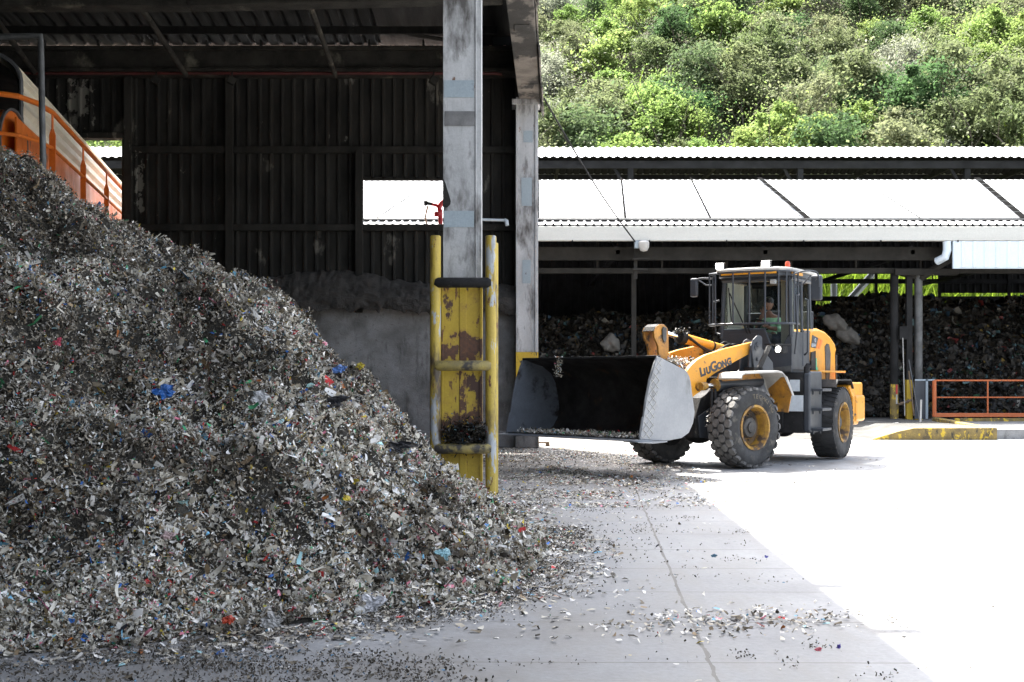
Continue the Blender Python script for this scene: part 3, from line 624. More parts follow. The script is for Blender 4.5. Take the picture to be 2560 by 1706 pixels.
for dz, hh in ((-.76, .17), (-.98, .20)):
    A = [(CX(y) + .10, y, CZ(y) + dz + s) for y in (19.0, 40) for s in (0, -hh)]
    fl.add([Vector(q_) - co_ for q_ in A] + [Vector(q_) - co_ + Vector((.06, 0, 0)) for q_ in A], [(0, 1, 3, 2), (4, 6, 7, 5), (0, 2, 6, 4), (1, 5, 7, 3), (0, 4, 5, 1), (2, 3, 7, 6)])
fl.obj('steel_beam', M['grey_steel'], cv)
HDC = Vector((CX(19.3) - .78, 19.3, 5.12)) - co_
for y_ in (22, 31, 38): MB().tube([Vector((CX(y_), y_, CZ(y_) - 1)) - co_, Vector((CX(y_), y_, 0)) - co_], .09, 8).obj('support_leg', M['grey_steel'], cv)
hd = MB().lathe([(.52, -.7), (.52, .72)], HDC, 'x', 28); hd.obj('head_drum', M['orange'], cv, smooth=True)
for s_ in (-.74, .72): MB().lathe([(.55, s_), (.55, s_ + .04), (.51, s_ + .04), (.51, s_)], HDC, 'x', 28, False).obj('drum_ring', M['grey_steel'], cv, smooth=True)
# handrail
RX = lambda y: -3.63 - .19 * y
RZ = lambda y: 5.83 + .018 * (y - 22.1)
rail = thing('handrail', (RX(22), 22, 4.8), label='orange handrail with flat posts beside the covered conveyor', cat='handrail'); ro = Vector(rail.location)
def rp(y, z): return Vector((RX(y), y, RZ(y) + z)) - ro
tl = [Vector((-11, 18.1, 5.64)) - ro, Vector((-7.67, 18.15, 5.66)) - ro, Vector((-7.34, 18.4, 5.66)) - ro, Vector((-7.28, 19.0, 5.69)) - ro, rp(20.1, -.01), rp(36, 0)]
MB().tube(tl, .042, 8).obj('top_rail', M['orange'], rail, smooth=True)
MB().tube([q_ - Vector((0, 0, .58)) for q_ in tl], .032, 8).obj('mid_rail', M['orange'], rail, smooth=True)
for y in (0, 20.1, 23.3, 26.5, 29.7, 33):
    MB().ext([(-.02, -.28), (.02, -.28), (.05, -.38), (.05, -1.45), (-.05, -1.45), (-.05, -.38)], -.012, .012).tube([(0, 0, -.02), (0, 0, -.34)], .02, 6).obj('rail_post', M['orange'], rail, loc=rp(y, 0) if y else Vector((-7.58, 18.15, 5.64)) - ro)
MB().tube([Vector((-5.45, 14, 5.33)), Vector((-5.32, 14, 5.33)), Vector((-5.32, 14, 5.24)), Vector((-5.27, 14, 2.6))], .035, 10).tube([(-8, 14, 5.28), (-5.40, 14, 5.33)], .035, 8).obj('steam_pipe', M['grey_pipe'], smooth=True,
    label='thin grey upright pipe with elbow standing in the heap beside the conveyor', cat='pipe')

# ================================================================ the heap of shredded waste
TOE = np.array([(-11, 6.0), (-4, 6.2), (-2.54, 6.5), (-1.5, 7.0), (-.88, 7.5), (-.5, 7.95), (-.02, 8.6), (.2, 9.36), (.34, 10.6), (.3, 11.6), (.12, 12.8), (-.12, 14), (-.32, 15.4), (-.5, 17), (-.7, 19), (-1.2, 21.2), (-11, 23)])
def toe_d(x, y):
    dmin = np.full(x.shape, 1e9); inside = np.zeros(x.shape, bool); n = len(TOE)
    for i in range(n):
        a, b = TOE[i], TOE[(i + 1) % n]; e = b - a; tt = np.clip(((x - a[0]) * e[0] + (y - a[1]) * e[1]) / (e @ e), 0, 1)
        if not (a[0] <= -10.9 and b[0] <= -10.9): dmin = np.minimum(dmin, np.hypot(x - a[0] - tt * e[0], y - a[1] - tt * e[1]))
        c_ = ((a[1] > y) != (b[1] > y)) & (x < (b[0] - a[0]) * (y - a[1]) / (b[1] - a[1] + 1e-12) + a[0]); inside ^= c_
    return np.where(inside, dmin, -dmin)
def heap_h(x, y):
    d = toe_d(x, y) + .22 * fbm(x * .9, y * .9, 3) + .06 * fbm(x * 4, y * 4, 2)
    h = np.interp(d, [-.2, 0, .3, 1.2, 2.3, 3.0, 4.3, 5.6, 7.5, 9], [-.08, 0, .14, .86, 1.80, 2.22, 2.98, 3.72, 4.0, 4.05])
    h = np.where(h > 0, h * np.interp(x / y, [-.42, -.39, -.345, -.31, -.27, -.24, -.22, -.187, -.168, -.15, -.132, -.113, -.094, -.07, -.05, -.03, .0], [1.01, 1.01, 1.0, .985, .975, 1.03, 1.07, 1.12, 1.09, 1.04, .98, .95, .88, .81, .81, .84, 1]), h)
    k = np.clip(d / 1.0, 0, 1)
    cap = np.interp(y, [13.5, 15.5, 17, 23], [9, 3.9, 1.5, 1.0]) + np.clip(-x - 4, 0, 9) * .0
    h = np.minimum(h, np.where(x > -3.2, cap, 9))
    # slumped ledges and gullies
    led = np.abs(((h * .9 + .5 * fbm(x * .5 + 5, y * .5, 2)) % 1.0) - .5)
    return h + k * (.20 * fbm(x * 1.3 + 4, y * 1.3, 4) + .34 * (led - .25) + .19 * fbm(x * 3.6, y * 3.6, 3) + .10 * fbm(x * 10, y * 10, 2))
xs = np.arange(-8.2, .9, .045); ys_ = np.arange(5.4, 21.5, .045); XX, YY = np.meshgrid(xs, ys_); HH = heap_h(XX, YY)
HH = np.where(toe_d(XX, YY) < -.12, -.05, HH - .02)
nx = len(xs); ii = np.arange((len(ys_) - 1) * nx).reshape(-1, nx)[:, :-1].ravel()
bed_v = np.stack([XX.ravel(), YY.ravel(), HH.ravel()], 1)

def flakes(P, Nn, L, W, bend=.5, flatk=1.0):
    """bent strips at points P with surface normals Nn"""
    n = len(P); q = Nn + rng.normal(size=(n, 3)) * flatk; q /= np.linalg.norm(q, axis=1)[:, None]
    a = rng.normal(size=(n, 3)); a -= q * (a * q).sum(1)[:, None]; a /= np.linalg.norm(a, axis=1)[:, None]; b = np.cross(q, a)
    L = L[:, None]; W = W[:, None]; bd = rng.normal(size=(n, 1)) * bend * L; tw = rng.normal(size=(n, 1)) * .4 * W
    k1 = rng.uniform(.3, 1.1, (n, 1)); k2 = rng.uniform(.3, 1.1, (n, 1))
    V = np.stack([P - a * L - b * W * k1 + q * bd, P - a * L + b * W * k1 + q * (bd + tw), P + a * L * .1 + b * W, P + a * L * .1 - b * W, P + a * L + b * W * k2 + q * (bd * .8 - tw), P + a * L - b * W * k2 + q * (bd * .8 + tw)], 1).reshape(-1, 3)
    i = np.arange(n) * 6
    return V, np.concatenate([np.stack([i, i + 3, i + 2, i + 1], 1), np.stack([i + 3, i + 5, i + 4, i + 2], 1)])
def heap_points(n, hf, xr, yr, wpow=1.6):
    X_ = []; 
    while sum(len(a) for a in X_) < n:
        x = rng.uniform(*xr, n * 2); y = rng.uniform(*yr, n * 2); p_ = (yr[0] / y) ** wpow
        k = (rng.random(n * 2) < p_) & (hf(x, y) > .02) & (np.abs(x) < .44 * y + .4); X_.append(np.stack([x[k], y[k]], 1))
    q = np.concatenate(X_)[:n]; x, y = q[:, 0], q[:, 1]; e = .05
    h = hf(x, y); gx_ = (hf(x + e, y) - h) / e; gy_ = (hf(x, y + e) - h) / e
    nn = np.stack([-gx_, -gy_, np.ones(n)], 1); nn /= np.linalg.norm(nn, axis=1)[:, None]
    return np.stack([x, y, h], 1), nn
NF = 720000
P, Nn = heap_points(NF, heap_h, (-8, .7), (5.5, 20), 1.7)
cl_ = fbm(P[:, 0] * 9, P[:, 1] * 7 + P[:, 2] * 8, 3); P = P + Nn * (rng.random((NF, 1)) ** 2 * .06 - .02 + .07 * np.clip(cl_, -.3, .6)[:, None])
kf = rng.random(NF); L = np.where(kf < .62, rng.uniform(.006, .019, NF), np.where(kf < .989, rng.uniform(.006, .021, NF), rng.uniform(.025, .065, NF)))
big = (rng.random(NF) < .02 * np.clip(P[:, 0] + 3.2, 0, 3)); L = np.where(big, rng.uniform(.018, .045, NF), L)
W = np.where(kf < .62, rng.uniform(.0012, .0048, NF), np.where(kf < .989, rng.uniform(.003, .010, NF), rng.uniform(.006, .017, NF)))
W = np.where(big, L * rng.uniform(.3, .7, NF), W)
V, F = flakes(P, Nn, L, W, .5, 1.5)
root_h = link('waste_heap', np_mesh('waste_heap', V, F), M['trash'], kind='stuff', label='huge sloping heap of shredded grey waste and plastic scraps', cat='waste heap')
link('heap_bed', np_mesh('heap_bed', bed_v, np.stack([ii, ii + 1, ii + nx + 1, ii + nx], 1)), M['trash_bed'], root_h, smooth=2)

# litter strewn over the concrete
def litter(n, xr, yr, dens, s):
    x = rng.uniform(*xr, n); y = rng.uniform(*yr, n); k = rng.random(n) < dens(x, y); x, y = x[k], y[k]; k = toe_d(x, y) < .1; x, y = x[k], y[k]; m_ = len(x)
    P = np.stack([x, y, rng.random(m_) * .012 + .006], 1); L = rng.uniform(.2, 1, m_) ** 2 * s; return flakes(P, np.tile([0, 0, 1.0], (m_, 1)), L, L * rng.uniform(.2, .6, m_), .15, .22)
parts = [litter(110000, (-3.2, .9), (5.5, 14), lambda x, y: np.exp(-np.clip(-toe_d(x, y), 0, 9) * 4.6) * (.3 + .7 * (fbm(x * 2, y * 2, 3) > 0)), .036),
         litter(90000, (-1.3, 3.0), (14, 26.3), lambda x, y: np.clip(.75 - .22 * np.abs(x - .6), .05, 1) * (.2 + .8 * (fbm(x * 1.2, y * 1.2, 3) > -.1)), .032),
         litter(15000, (-.5, 3.0), (5.6, 17), lambda x, y: .015 + .16 * (fbm(x * .9 + 7, y * .7, 4) > .30), .026),
         litter(9000, (2.0, 15), (6, 30), lambda x, y: .12 + .8 * (fbm(x * .7, y * .7, 3) > .1), .034)]
x = rng.normal(1.35, .45, 450); y = rng.normal(7.4, .22, 450) + (x - 1.35) * .15; parts.append(flakes(np.stack([x, y, rng.random(450) * .02 + .006], 1), np.tile([0, 0, 1.0], (450, 1)), rng.uniform(.005, .03, 450), rng.uniform(.004, .013, 450), .3, .3))
def crumbs(n, cx, cy, sx, sy, sz=.012):
    x = rng.normal(cx, sx, n); y = rng.normal(cy, sy, n); k = toe_d(x, y) < .15; x, y = x[k], y[k]; m_ = len(x); return flakes(np.stack([x, y, rng.random(m_) ** 2 * .03 + .004], 1), np.tile([0, 0, 1.0], (m_, 1)), rng.uniform(.003, sz, m_), rng.uniform(.002, sz * .6, m_), .5, 1.2)
cr = [crumbs(int(rng.uniform(8, 34)), rng.uniform(-.6, 2.2), rng.uniform(6, 18), rng.uniform(.02, .25), rng.uniform(.01, .10), .010) for k in range(110)]
for k in range(70): kx = rng.random(); yy_ = 6.2 + 6 * kx; cr.append(crumbs(90, np.interp(yy_, [6.16, 7.37, 8.48, 10.6, 12.8], [-2.7, -.9, -.05, .38, .3]) + rng.normal(0, .14), yy_ - .15, .16, .14, .012))
for k in range(50): cr.append(crumbs(60, rng.uniform(-2.4, -.2), rng.uniform(5.7, 6.6), .14, .08, .012))
Vs = []; Fs = []; b = 0
for V, F in cr: Vs.append(V); Fs.append(F + b); b += len(V)
link('dirt', np_mesh('dirt', np.concatenate(Vs), np.concatenate(Fs)), M['crumb'], kind='stuff', label='dark crumbs of damp compost trodden over the concrete', cat='dirt')
Vs = []; Fs = []; b = 0
for V, F in parts: Vs.append(V); Fs.append(F + b); b += len(V)
link('litter', np_mesh('litter', np.concatenate(Vs), np.concatenate(Fs)), M['trash'], kind='stuff', label='small scraps and crumbs of waste strewn over the concrete', cat='litter')

# larger scraps one can pick out
def scrap(name, px, py, size, colr, label, cat, elong=1.6, crump=.35, Z=None, rough=.4):
    if Z is None:      # walk along the sight line until the heap or the floor is met
        for _ in range(40):
            Zs = np.linspace(5.2, 14.5, 1200); xs_ = (px - 1280) / FPX * Zs; hs = CH - (py - HOR) / FPX * Zs; hh = np.where(toe_d(xs_, Zs) > -.1, heap_h(xs_, Zs), 0)
            k = np.argmax(hh >= hs); Z = Zs[k]
            if hh[k] >= hs[k]: break
            py += 5
    p0 = at(px, py, Z); s = size * .85 * Z / FPX / 2; n = 17; mb = MB(); an = random.random() * 40
    u_ = np.linspace(-1, 1, n); A, B = np.meshgrid(u_, u_, indexing='ij'); th = np.arctan2(B, A); rr = 1 + .9 * (vn(an + 1.8 * np.cos(th), 1.8 * np.sin(th) + 5) - .5) + .25 * fbm(A * 3 + an, B * 3, 2)
    q0 = rr / np.maximum(1, np.hypot(A, B)); XX_ = A * q0 * s * elong; ZZ_ = B * q0 * s
    YY_ = s * (crump * 1.6 * np.abs(fbm(A * 1.7 + an, B * 1.7 + 3, 3)) * 2 + .18 * np.abs(fbm(A * 5 + an, B * 5, 2)) + .35 * (A * A + B * B) * .6)
    ca, sa = math.cos(an), math.sin(an) * .8
    mb.v = list(zip((XX_ * ca - ZZ_ * sa).ravel().tolist(), (YY_ * .9 + ZZ_ * .55).ravel().tolist(), (XX_ * sa * .8 + ZZ_ * abs(ca) * .9 - YY_ * .3).ravel().tolist()))
    for i in range(n - 1):
        for j in range(n - 1):
            k = i * n + j; mb.f.append((k, k + 1, k + n + 1, k + n))
    c_d = tuple(x * .45 + .02 for x in colr)
    o = mb.obj(name, mat(name + '_film', colr, c_d, 6, rough, 0, .1, .005, (1, 1, 1), [((.11, .095, .075), 14, .54, .1, (1, 1, 1))]), loc=p0 + Vector((0, -.10, .05)) * (1 if py < 1570 else .2), label=label, cat=cat)
    return o
random.seed(3)
SCR = [('plastic_bag', 930, 1525, 60, (.66, .66, .68), 'crumpled white plastic bag at the foot of the heap near the clear floor'), ('plastic_sheet', 690, 1565, 48, (.45, .44, .42), 'translucent grey plastic sheet lying at the bottom edge of the heap'),
       ('wrapper', 1085, 1338, 34, (.78, .12, .22), 'pink and red wrapper on the lower right of the heap'), ('plastic_scrap', 1110, 1395, 34, (.38, .66, .72), 'pale turquoise plastic scrap low on the right of the heap'),
       ('plastic_bag', 420, 993, 40, (.03, .17, .55), 'bright blue bag scrap in the middle of the heap'), ('lid', 676, 838, 17, (.62, .68, .78), 'round pale lid on the upper right slope of the heap'),
       ('plastic_scrap', 738, 846, 20, (.62, .03, .04), 'red oval plastic scrap near the upper right slope'), ('plastic_scrap', 953, 1082, 20, (.80, .20, .04), 'orange flower shaped scrap near the right slope of the heap'),
       ('film_strip', 155, 1385, 26, (.14, .19, .24), 'hanging grey blue film strip on the lower left of the heap'), ('wrapper', 432, 1355, 26, (.68, .50, .48), 'red and cream wrapper low in the middle of the heap'),
       ('plastic_bag', 640, 1342, 32, (.04, .26, .50), 'blue and yellow crumpled bag in the lower middle of the heap'), ('wrapper', 583, 1562, 24, (.62, .08, .03), 'red orange snack wrapper at the foot of the heap'),
       ('film_strip', 130, 1530, 28, (.62, .10, .26), 'pink curved strip at the lower left of the heap'), ('plastic_scrap', 855, 935, 26, (.12, .26, .62), 'light blue plastic scrap just below the right edge of the heap'),
       ('plastic_scrap', 903, 923, 20, (.75, .60, .04), 'yellow plastic scrap sticking up on the right edge of the heap'), ('film_strip', 985, 1125, 44, (.03, .03, .035), 'long black film strip running down the right of the heap'),
       ('plastic_bag', 655, 1008, 40, (.70, .70, .70), 'bright white torn bag in the centre right of the heap'), ('film_strip', 830, 1018, 36, (.025, .025, .03), 'flat black film scrap in the centre right of the heap'),
       ('plastic_bag', 470, 705, 36, (.08, .32, .58), 'sky blue bag near the top edge of the heap'), ('plastic_scrap', 155, 873, 22, (.62, .06, .12), 'crimson scrap on the left part of the heap'),
       ('cloth_scrap', 965, 1340, 40, (.42, .40, .36), 'pale grey rag hanging in the lower right of the heap'), ('plastic_scrap', 115, 1170, 18, (.66, .55, .28), 'ochre plastic flake on the left part of the heap'),
       ('plastic_scrap', 870, 1258, 18, (.80, .62, .06), 'yellow bag scrap in the right half of the heap')]
for nm, px, py, s, c_, lb in SCR:
    scrap(nm, px, py, s, c_, lb, nm.replace('_', ' '), 3.2 if 'strip' in nm else 1.5)
GS = [('plastic_scrap', 1530, 1448, 26, (.45, .40, .33), 'flat cardboard coloured flap on the floor left of the long joint'), ('plastic_scrap', 1910, 1403, 13, (.10, .10, .45), 'small violet blue scrap on the shaded floor beside the sun line'),
      ('plastic_scrap', 2095, 1620, 24, (.12, .08, .50), 'violet ribbon scrap in the litter patch near the sun line'), ('plastic_scrap', 2045, 1626, 22, (.62, .12, .16), 'red scrap beside the violet ribbon in the litter patch'), ('plastic_scrap', 1782, 1400, 16, (.04, .15, .25), 'dark blue scrap on the shaded floor right of the long joint'),
      ('plastic_scrap', 1640, 1375, 12, (.04, .04, .05), 'black scrap on the long floor joint')]
for nm, px, py, s, c_, lb in GS: scrap(nm, px, py, s * .62, c_, lb, 'plastic scrap', 1.7, .35, Z=FPX * CH / (py - HOR))

# dark fluff caught behind the lowest guard rail
q_ = rng.normal(size=(5000, 3)) * np.array([.13, .05, .07]) + np.array([-.55, 15.0, .78]); q_ = q_[np.abs(q_[:, 0] + .58) < .27]
V, F = flakes(q_, np.tile([0, -.3, 1.0], (len(q_), 1)), rng.uniform(.01, .03, len(q_)), rng.uniform(.003, .01, len(q_)), .4, 1); link('fluff', np_mesh('fluff', V, F), M['trash_dark'], kind='stuff', label='dark fluffy waste caught on the lowest rail of the yellow guard', cat='waste')
MB().box((.66, 27.2, .08), (.32, .3, .03)).box((.55, 27.2, .03), (.08, .3, .07)).box((.78, 27.2, .03), (.08, .3, .07)).obj('pallet', M['wood'], label='small wooden pallet piece behind the foot of the far column', cat='pallet')
# ================================================================ the near open shed across the yard
shed = thing('open_shed', (4, 43, 0), label='long open sided shed with blown white ribbed roof and cream gutter behind the loader', cat='shed'); SO = -Vector(shed.location)
def sp_(mb, name, m_, parent=shed, **kw):
    o = mb.obj(name, m_, parent, **kw)
    if parent is shed: o.location = SO
    return o
X0, X1 = -15.0, 26.0
r = corr(MB(), (X0, 36.25, 5.98), (1, 0, 0), (0, 13.75, 3.5), X1 - X0, 14.19, .235, .045, (0, -.25, 1))
corr(r, (X0, 50, 9.50), (1, 0, 0), (0, 4.5, -1.2), X1 - X0, 4.6, .235, .045, (0, .25, 1))
rf_ = sp_(r, 'roof', M['roof_out'])
sm = MB()
def on_roof(x, z_): tt = (z_ - 36.25) / 13.75; return Vector((x, z_, 5.98 + 3.5 * tt + .14))
for (xa, xb, wd) in ((3.36, 4.39, .05), (5.89, 7.18, .025), (8.77, 9.95, .16), (15.2, 18.7, .20), (.75, 1.02, .10), (12.1, 13.9, .02), (-4, -3.0, .05), (-9, -8, .1)):
    a, b_ = on_roof(xa, 36.8), on_roof(xb, 49.9); wd = max(.035, wd * .62); sm.add([a - Vector((wd, 0, 0)), a + Vector((wd, 0, 0)), b_ + Vector((wd, 0, 0)), b_ - Vector((wd, 0, 0))], [(0, 1, 2, 3)])
M['seam'] = flat('dark_roof_gap', (.012, .012, .012), 1); M['seam'].node_tree.nodes['Principled BSDF'].inputs['Specular IOR Level'].default_value = 0
sm.obj('roof_joint', M['seam'], rf_)
lp = MB()
for k in range(1, 9): a = on_roof(X0, 36.8 + k * 1.5); lp.b2(X0, X1, a.y, a.y + .03, a.z, a.z + .008)
lp.obj('sheet_lap', M['fascia'], rf_)
sp_(MB().tube([(X0, 36.9, 6.24), (X1, 36.9, 6.24)], .035, 8).tube([(X0, 36.7, 6.22), (X1, 36.7, 6.20)], .02, 6), 'roof_pipe', M['grey_pipe'], smooth=True)
sp_(MB().b2(X0, X1, 36.42, 36.46, 5.85, 6.0).b2(X0, X1, 36.95, 37.05, 6.17, 6.22), 'eave_shadow_board', M['dark_steel'])
f = MB().ext([(36.2, 5.52), (36.26, 5.50), (36.30, 5.56), (36.32, 5.9), (36.26, 5.94), (36.2, 5.92)], X0, X1, 'x'); sp_(f, 'gutter', M['fascia'])
q = MB()
for k in range(18): q.b2(X0 + 1 + k * 2.25, X0 + 1.03 + k * 2.25, 36.17, 36.2, 5.47, 5.53)
sp_(q, 'gutter_bracket', M['dark_steel'])
b = MB(); b.b2(X0, X1, 37.0, 37.15, 5.02, 5.42); b.b2(X0, X1, 37.35, 37.6, 4.66, 4.82)
for k in range(22): b.b2(X0 + k * 1.95, X0 + k * 1.95 + .06, 37.4, 37.5, 4.8, 5.9)
sp_(b, 'eave_beam', M['shed_beam'], bevel=.01)
tr_ = MB()
for k in range(10):
    x = X0 + .5 + k * 4.4
    tr_.b2(x, x + .12, 37, 50, 5.2, 5.32); tr_.tube([(x, 37, 5.4), (x, 50, 8.9)], .06, 4)
    for j in range(6): tr_.tube([(x, 37 + j * 2.2, 5.3), (x, 38.1 + j * 2.2, 5.4 + (1.1 + j * 2.2) * .26)], .03, 4)
for k in range(9): tr_.b2(X0, X1, 38 + k * 1.5, 38.08 + k * 1.5, 6.1 + (1.7 + k * 1.5) * .2545 - .35, 6.1 + (1.7 + k * 1.5) * .2545 - .2)
sp_(tr_, 'roof_truss', M['black_in'])
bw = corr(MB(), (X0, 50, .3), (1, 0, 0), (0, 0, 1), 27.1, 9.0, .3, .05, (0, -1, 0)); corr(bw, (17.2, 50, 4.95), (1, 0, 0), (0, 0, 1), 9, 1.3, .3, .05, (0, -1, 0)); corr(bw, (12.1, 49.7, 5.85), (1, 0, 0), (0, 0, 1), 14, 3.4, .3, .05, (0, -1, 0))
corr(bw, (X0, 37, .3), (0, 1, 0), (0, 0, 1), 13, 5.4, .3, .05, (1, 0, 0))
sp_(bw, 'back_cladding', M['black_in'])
rr = MB()
for z in (5.42, 4.72, 3.95): rr.b2(12, X1, 49.9, 50.05, z - .09, z + .09)
for x in (14.65, 15.95, 17.2, 20): rr.b2(x - .05, x + .05, 49.85, 49.95, .3, 9)
rr.b2(12.05, 12.2, 49.8, 50, .3, 9.2)
sp_(rr, 'back_rail', M['black_in'])
for i, (x, r_, rd, yh) in enumerate(((3.68, .07, 0, 0), (11.56, .12, 1, 1.32), (12.0, .085, 0, 1.45), (12.29, .12, 1, 1.47), (-4.5, .1, 0, 1.4), (-12, .1, 0, 1.4), (19.5, .12, 1, 0), (25, .12, 1, 0))):
    q = MB(); (q.lathe([(r_, max(yh, .2)), (r_, 4.7)], (x, 37.5, 0), 'z', 18) if rd else q.b2(x - r_, x + r_, 37.42, 37.58, max(yh, .2), 4.75))
    o = sp_(q, 'post', M['grey_pipe'] if x > 12.1 and x < 13 else M['dark_steel'] if x > 4 else M['shed_beam'], smooth=bool(rd))
    if yh:
        q = MB(); (q.lathe([(r_ + .004, .2), (r_ + .004, yh)], (x, 37.5, 0), 'z', 18) if rd else q.b2(x - r_ - .004, x + r_ + .004, 37.41, 37.59, .2, yh))
        q.obj('painted_base', M['yellow_kerb'] if x < 11.9 and x > 0 else M['yellow_flat'], o, smooth=bool(rd))
        if abs(x - 11.56) < .01:
            MB().b2(x + .01, x + .06, 37.37, 37.378, 1.02, 1.3).obj('reflector_tape', M['red'], o); MB().b2(x + .01, x + .06, 37.37, 37.378, .72, 1.0).obj('reflector_tape', M['white_paint'], o)
hb = MB().tube([(12.3, 37.5, 4.5), (13.35, 37.0, 5.25)], .12, 8).tube([(11.5, 37.5, 4.75), (12.4, 37.5, 4.5)], .09, 6); hb.b2(11.5, 13.4, 37.2, 37.5, 4.6, 4.78); sp_(hb, 'haunch', M['shed_beam'])
dp = corr(MB(), (12.9, 36.22, 4.74), (1, 0, 0), (0, 0, 1), 13, .76, .33, .03, (0, -1, 0)); dp.b2(12.9, 25.9, 36.24, 36.26, 4.70, 4.76); dp.b2(12.88, 12.92, 36.18, 36.28, 4.7, 5.5); sp_(dp, 'drop_panel', M['white_sheet'])
sp_(MB().tube([(12.73, 36.3, 5.5), (12.74, 36.3, 5.25), (12.70, 36.35, 5.05), (12.55, 36.6, 4.95)], .12, 12), 'downpipe', M['white_sheet'], smooth=True)
sp_(MB().tube([(13.1, 52, 3.6), (15.4, 52, 6.2)], .16, 6).tube([(13.5, 52, 3.0), (13.5, 52, 5.5)], .14, 6), 'rear_brace', M['white_sheet'])
# camera dome and wire on the post
cx = at(1592, 610, 36.2)
q = thing('security_camera', cx, label='white dome camera on a bracket under the gutter of the open shed', cat='camera')
MB().lathe([(.0, -.32), (.10, -.29), (.155, -.18), (.16, -.05), (.12, .0)], (.2, -.05, .08), 'z', 20).obj('dome', M['white_paint'], q, smooth=True)
MB().b2(-.06, .14, 0, .2, -.12, .12).obj('junction_box', M['patch'], q, bevel=.01); MB().b2(-.1, .4, .1, .5, -.45, -.4).b2(-.05, .05, .3, .4, -1.0, .1).b2(-.1, .35, .2, .3, -.75, -.7).obj('bracket', M['shed_beam'], q)
a, b_ = Vector((.70, 26.9, 7.55)), cx + Vector((-.02, .1, .05)); pts = [a + (b_ - a) * (k / 16) - Vector((0, 0, .16 * math.sin(PI * k / 16))) for k in range(17)]
MB().tube(pts, .021, 6).obj('cable', M['lblack'], smooth=True, label='black cable running from the hall corner down to the shed camera', cat='cable')
pts = [Vector((X0 + k * 1.6, 37.0, 5.0 - .04 * math.sin(k * 1.1))) for k in range(12)]

# ---------------------------------------------------------------- far shed higher up
sh2 = thing('far_shed', (0, 70, 8), label='long roofed structure on the terrace beyond, thin corrugated roof on dark beams', cat='shed'); S2 = -Vector(sh2.location)
def s2(mb, name, m_, **kw): o = mb.obj(name, m_, sh2, **kw); o.location = S2; return o
r = corr(MB(), (-48, 65, 13.1), (1, 0, 0), (0, 7, 1.8), 106, 7.23, .42, .09, (0, -.25, 1), False); corr(r, (-48, 72, 14.9), (1, 0, 0), (0, 3, -1.1), 106, 3.2, .42, .09, (0, .3, 1), False)
s2(r, 'roof', M['roof_out'])
b = MB(); b.b2(-48, 58, 65.25, 65.5, 12.58, 12.98); b.b2(-48, 58, 66.5, 66.7, 13.1, 13.3); b.b2(-48, 58, 74.6, 74.9, 13.5, 13.8)
for k in range(26): b.b2(-48 + k * 4.2, -47.85 + k * 4.2, 65.4, 74.8, 12.75, 13.0)
s2(b, 'roof_beam', M['dark_steel'])
q = corr(MB(), (-48, 74.4, 13.78), (1, 0, 0), (0, -2.4, 1.0), 106, 2.6, .42, .05, (0, 0, 1)); s2(q, 'roof_lining', M['black_in'])
for x in (-36, -22, -8, 6.25, 15.2, 24, 38, 52):
    s2(MB().b2(x - .15, x + .15, 65.3, 65.6, 6.8, 12.9), 'post', M['dark_steel'])
    s2(MB().tube([(x, 65.5, 11.2), (x - .9, 65.5, 12.7)], .1, 6), 'brace', M['dark_steel'])
    s2(MB().b2(x + 1.9, x + 2.1, 74.5, 74.7, 8, 13.6), 'rear_post', M['dark_steel'])

M['dock'] = mat('shade_toned_dock_concrete', (.085, .082, .075), (.045, .043, .04), 1.2, .8, 0, .4, .01, (1, 1, 1), [((.30, .30, .29), 1.6, .60, .06, (.5, 1, 1))])  # dark base tone stands in for the shed roof's shade
# ---------------------------------------------------------------- raised floor, kerbs and dock
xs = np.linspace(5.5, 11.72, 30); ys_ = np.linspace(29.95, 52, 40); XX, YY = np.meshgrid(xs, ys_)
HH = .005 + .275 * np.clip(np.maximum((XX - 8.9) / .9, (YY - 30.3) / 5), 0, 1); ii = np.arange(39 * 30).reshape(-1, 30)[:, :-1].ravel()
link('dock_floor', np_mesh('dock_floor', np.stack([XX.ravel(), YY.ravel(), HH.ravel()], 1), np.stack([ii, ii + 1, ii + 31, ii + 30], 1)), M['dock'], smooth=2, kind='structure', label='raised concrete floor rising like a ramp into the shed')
q = MB().b2(11.74, 26, 30.3, 53, 0, .24).b2(-15, 5.5, 36, 53, 0, .25).b2(5.5, 11.6, 37.2, 53, .0, .262); q.obj('shed_floor', M['conc_wall'], kind='structure', label='grimy concrete floor slab of the shed')
kb = thing('kerb', (11.6, 30, 0), label='worn yellow painted concrete kerb at the edge of the raised shed floor', cat='kerb')
MB().ext([(-2.9, 0), (.1, 0), (.1, .29), (-1.9, .285), (-2.3, .2), (-2.9, .02)], -.1, .13).obj('front_kerb', M['yellow_kerb'], kb, bevel=.02)
q = MB(); q.add([(-.1, .14, 0), (.12, .14, 0), (.95, 6.4, 0), (.73, 6.4, 0), (-.1, .14, .285), (.12, .14, .285), (.95, 6.4, .35), (.73, 6.4, .35)], [(0, 3, 2, 1), (4, 5, 6, 7), (0, 1, 5, 4), (1, 2, 6, 5), (2, 3, 7, 6), (3, 0, 4, 7)]); q.obj('side_kerb', M['yellow_kerb'], kb, bevel=.02)
bb = thing('dock_beam', (17, 36.2, 0), label='yellow double beam with upright clamps below the orange railing', cat='beam')
MB().b2(-4.1, 9, -.1, .02, .12, .21).b2(-4.1, 9, -.1, .02, .225, .33).obj('beam', M['yellow_kerb'], bb, bevel=.01); MB().b2(-1.7, -1.5, -.16, .05, .05, .36).b2(1.5, 1.7, -.16, .05, .05, .36).obj('clamp', M['yellow_kerb'], bb)
rl = thing('orange_railing', (12.5, 36.7, .3), label='orange pipe railing with thick base rail at the right edge of the shed', cat='railing')
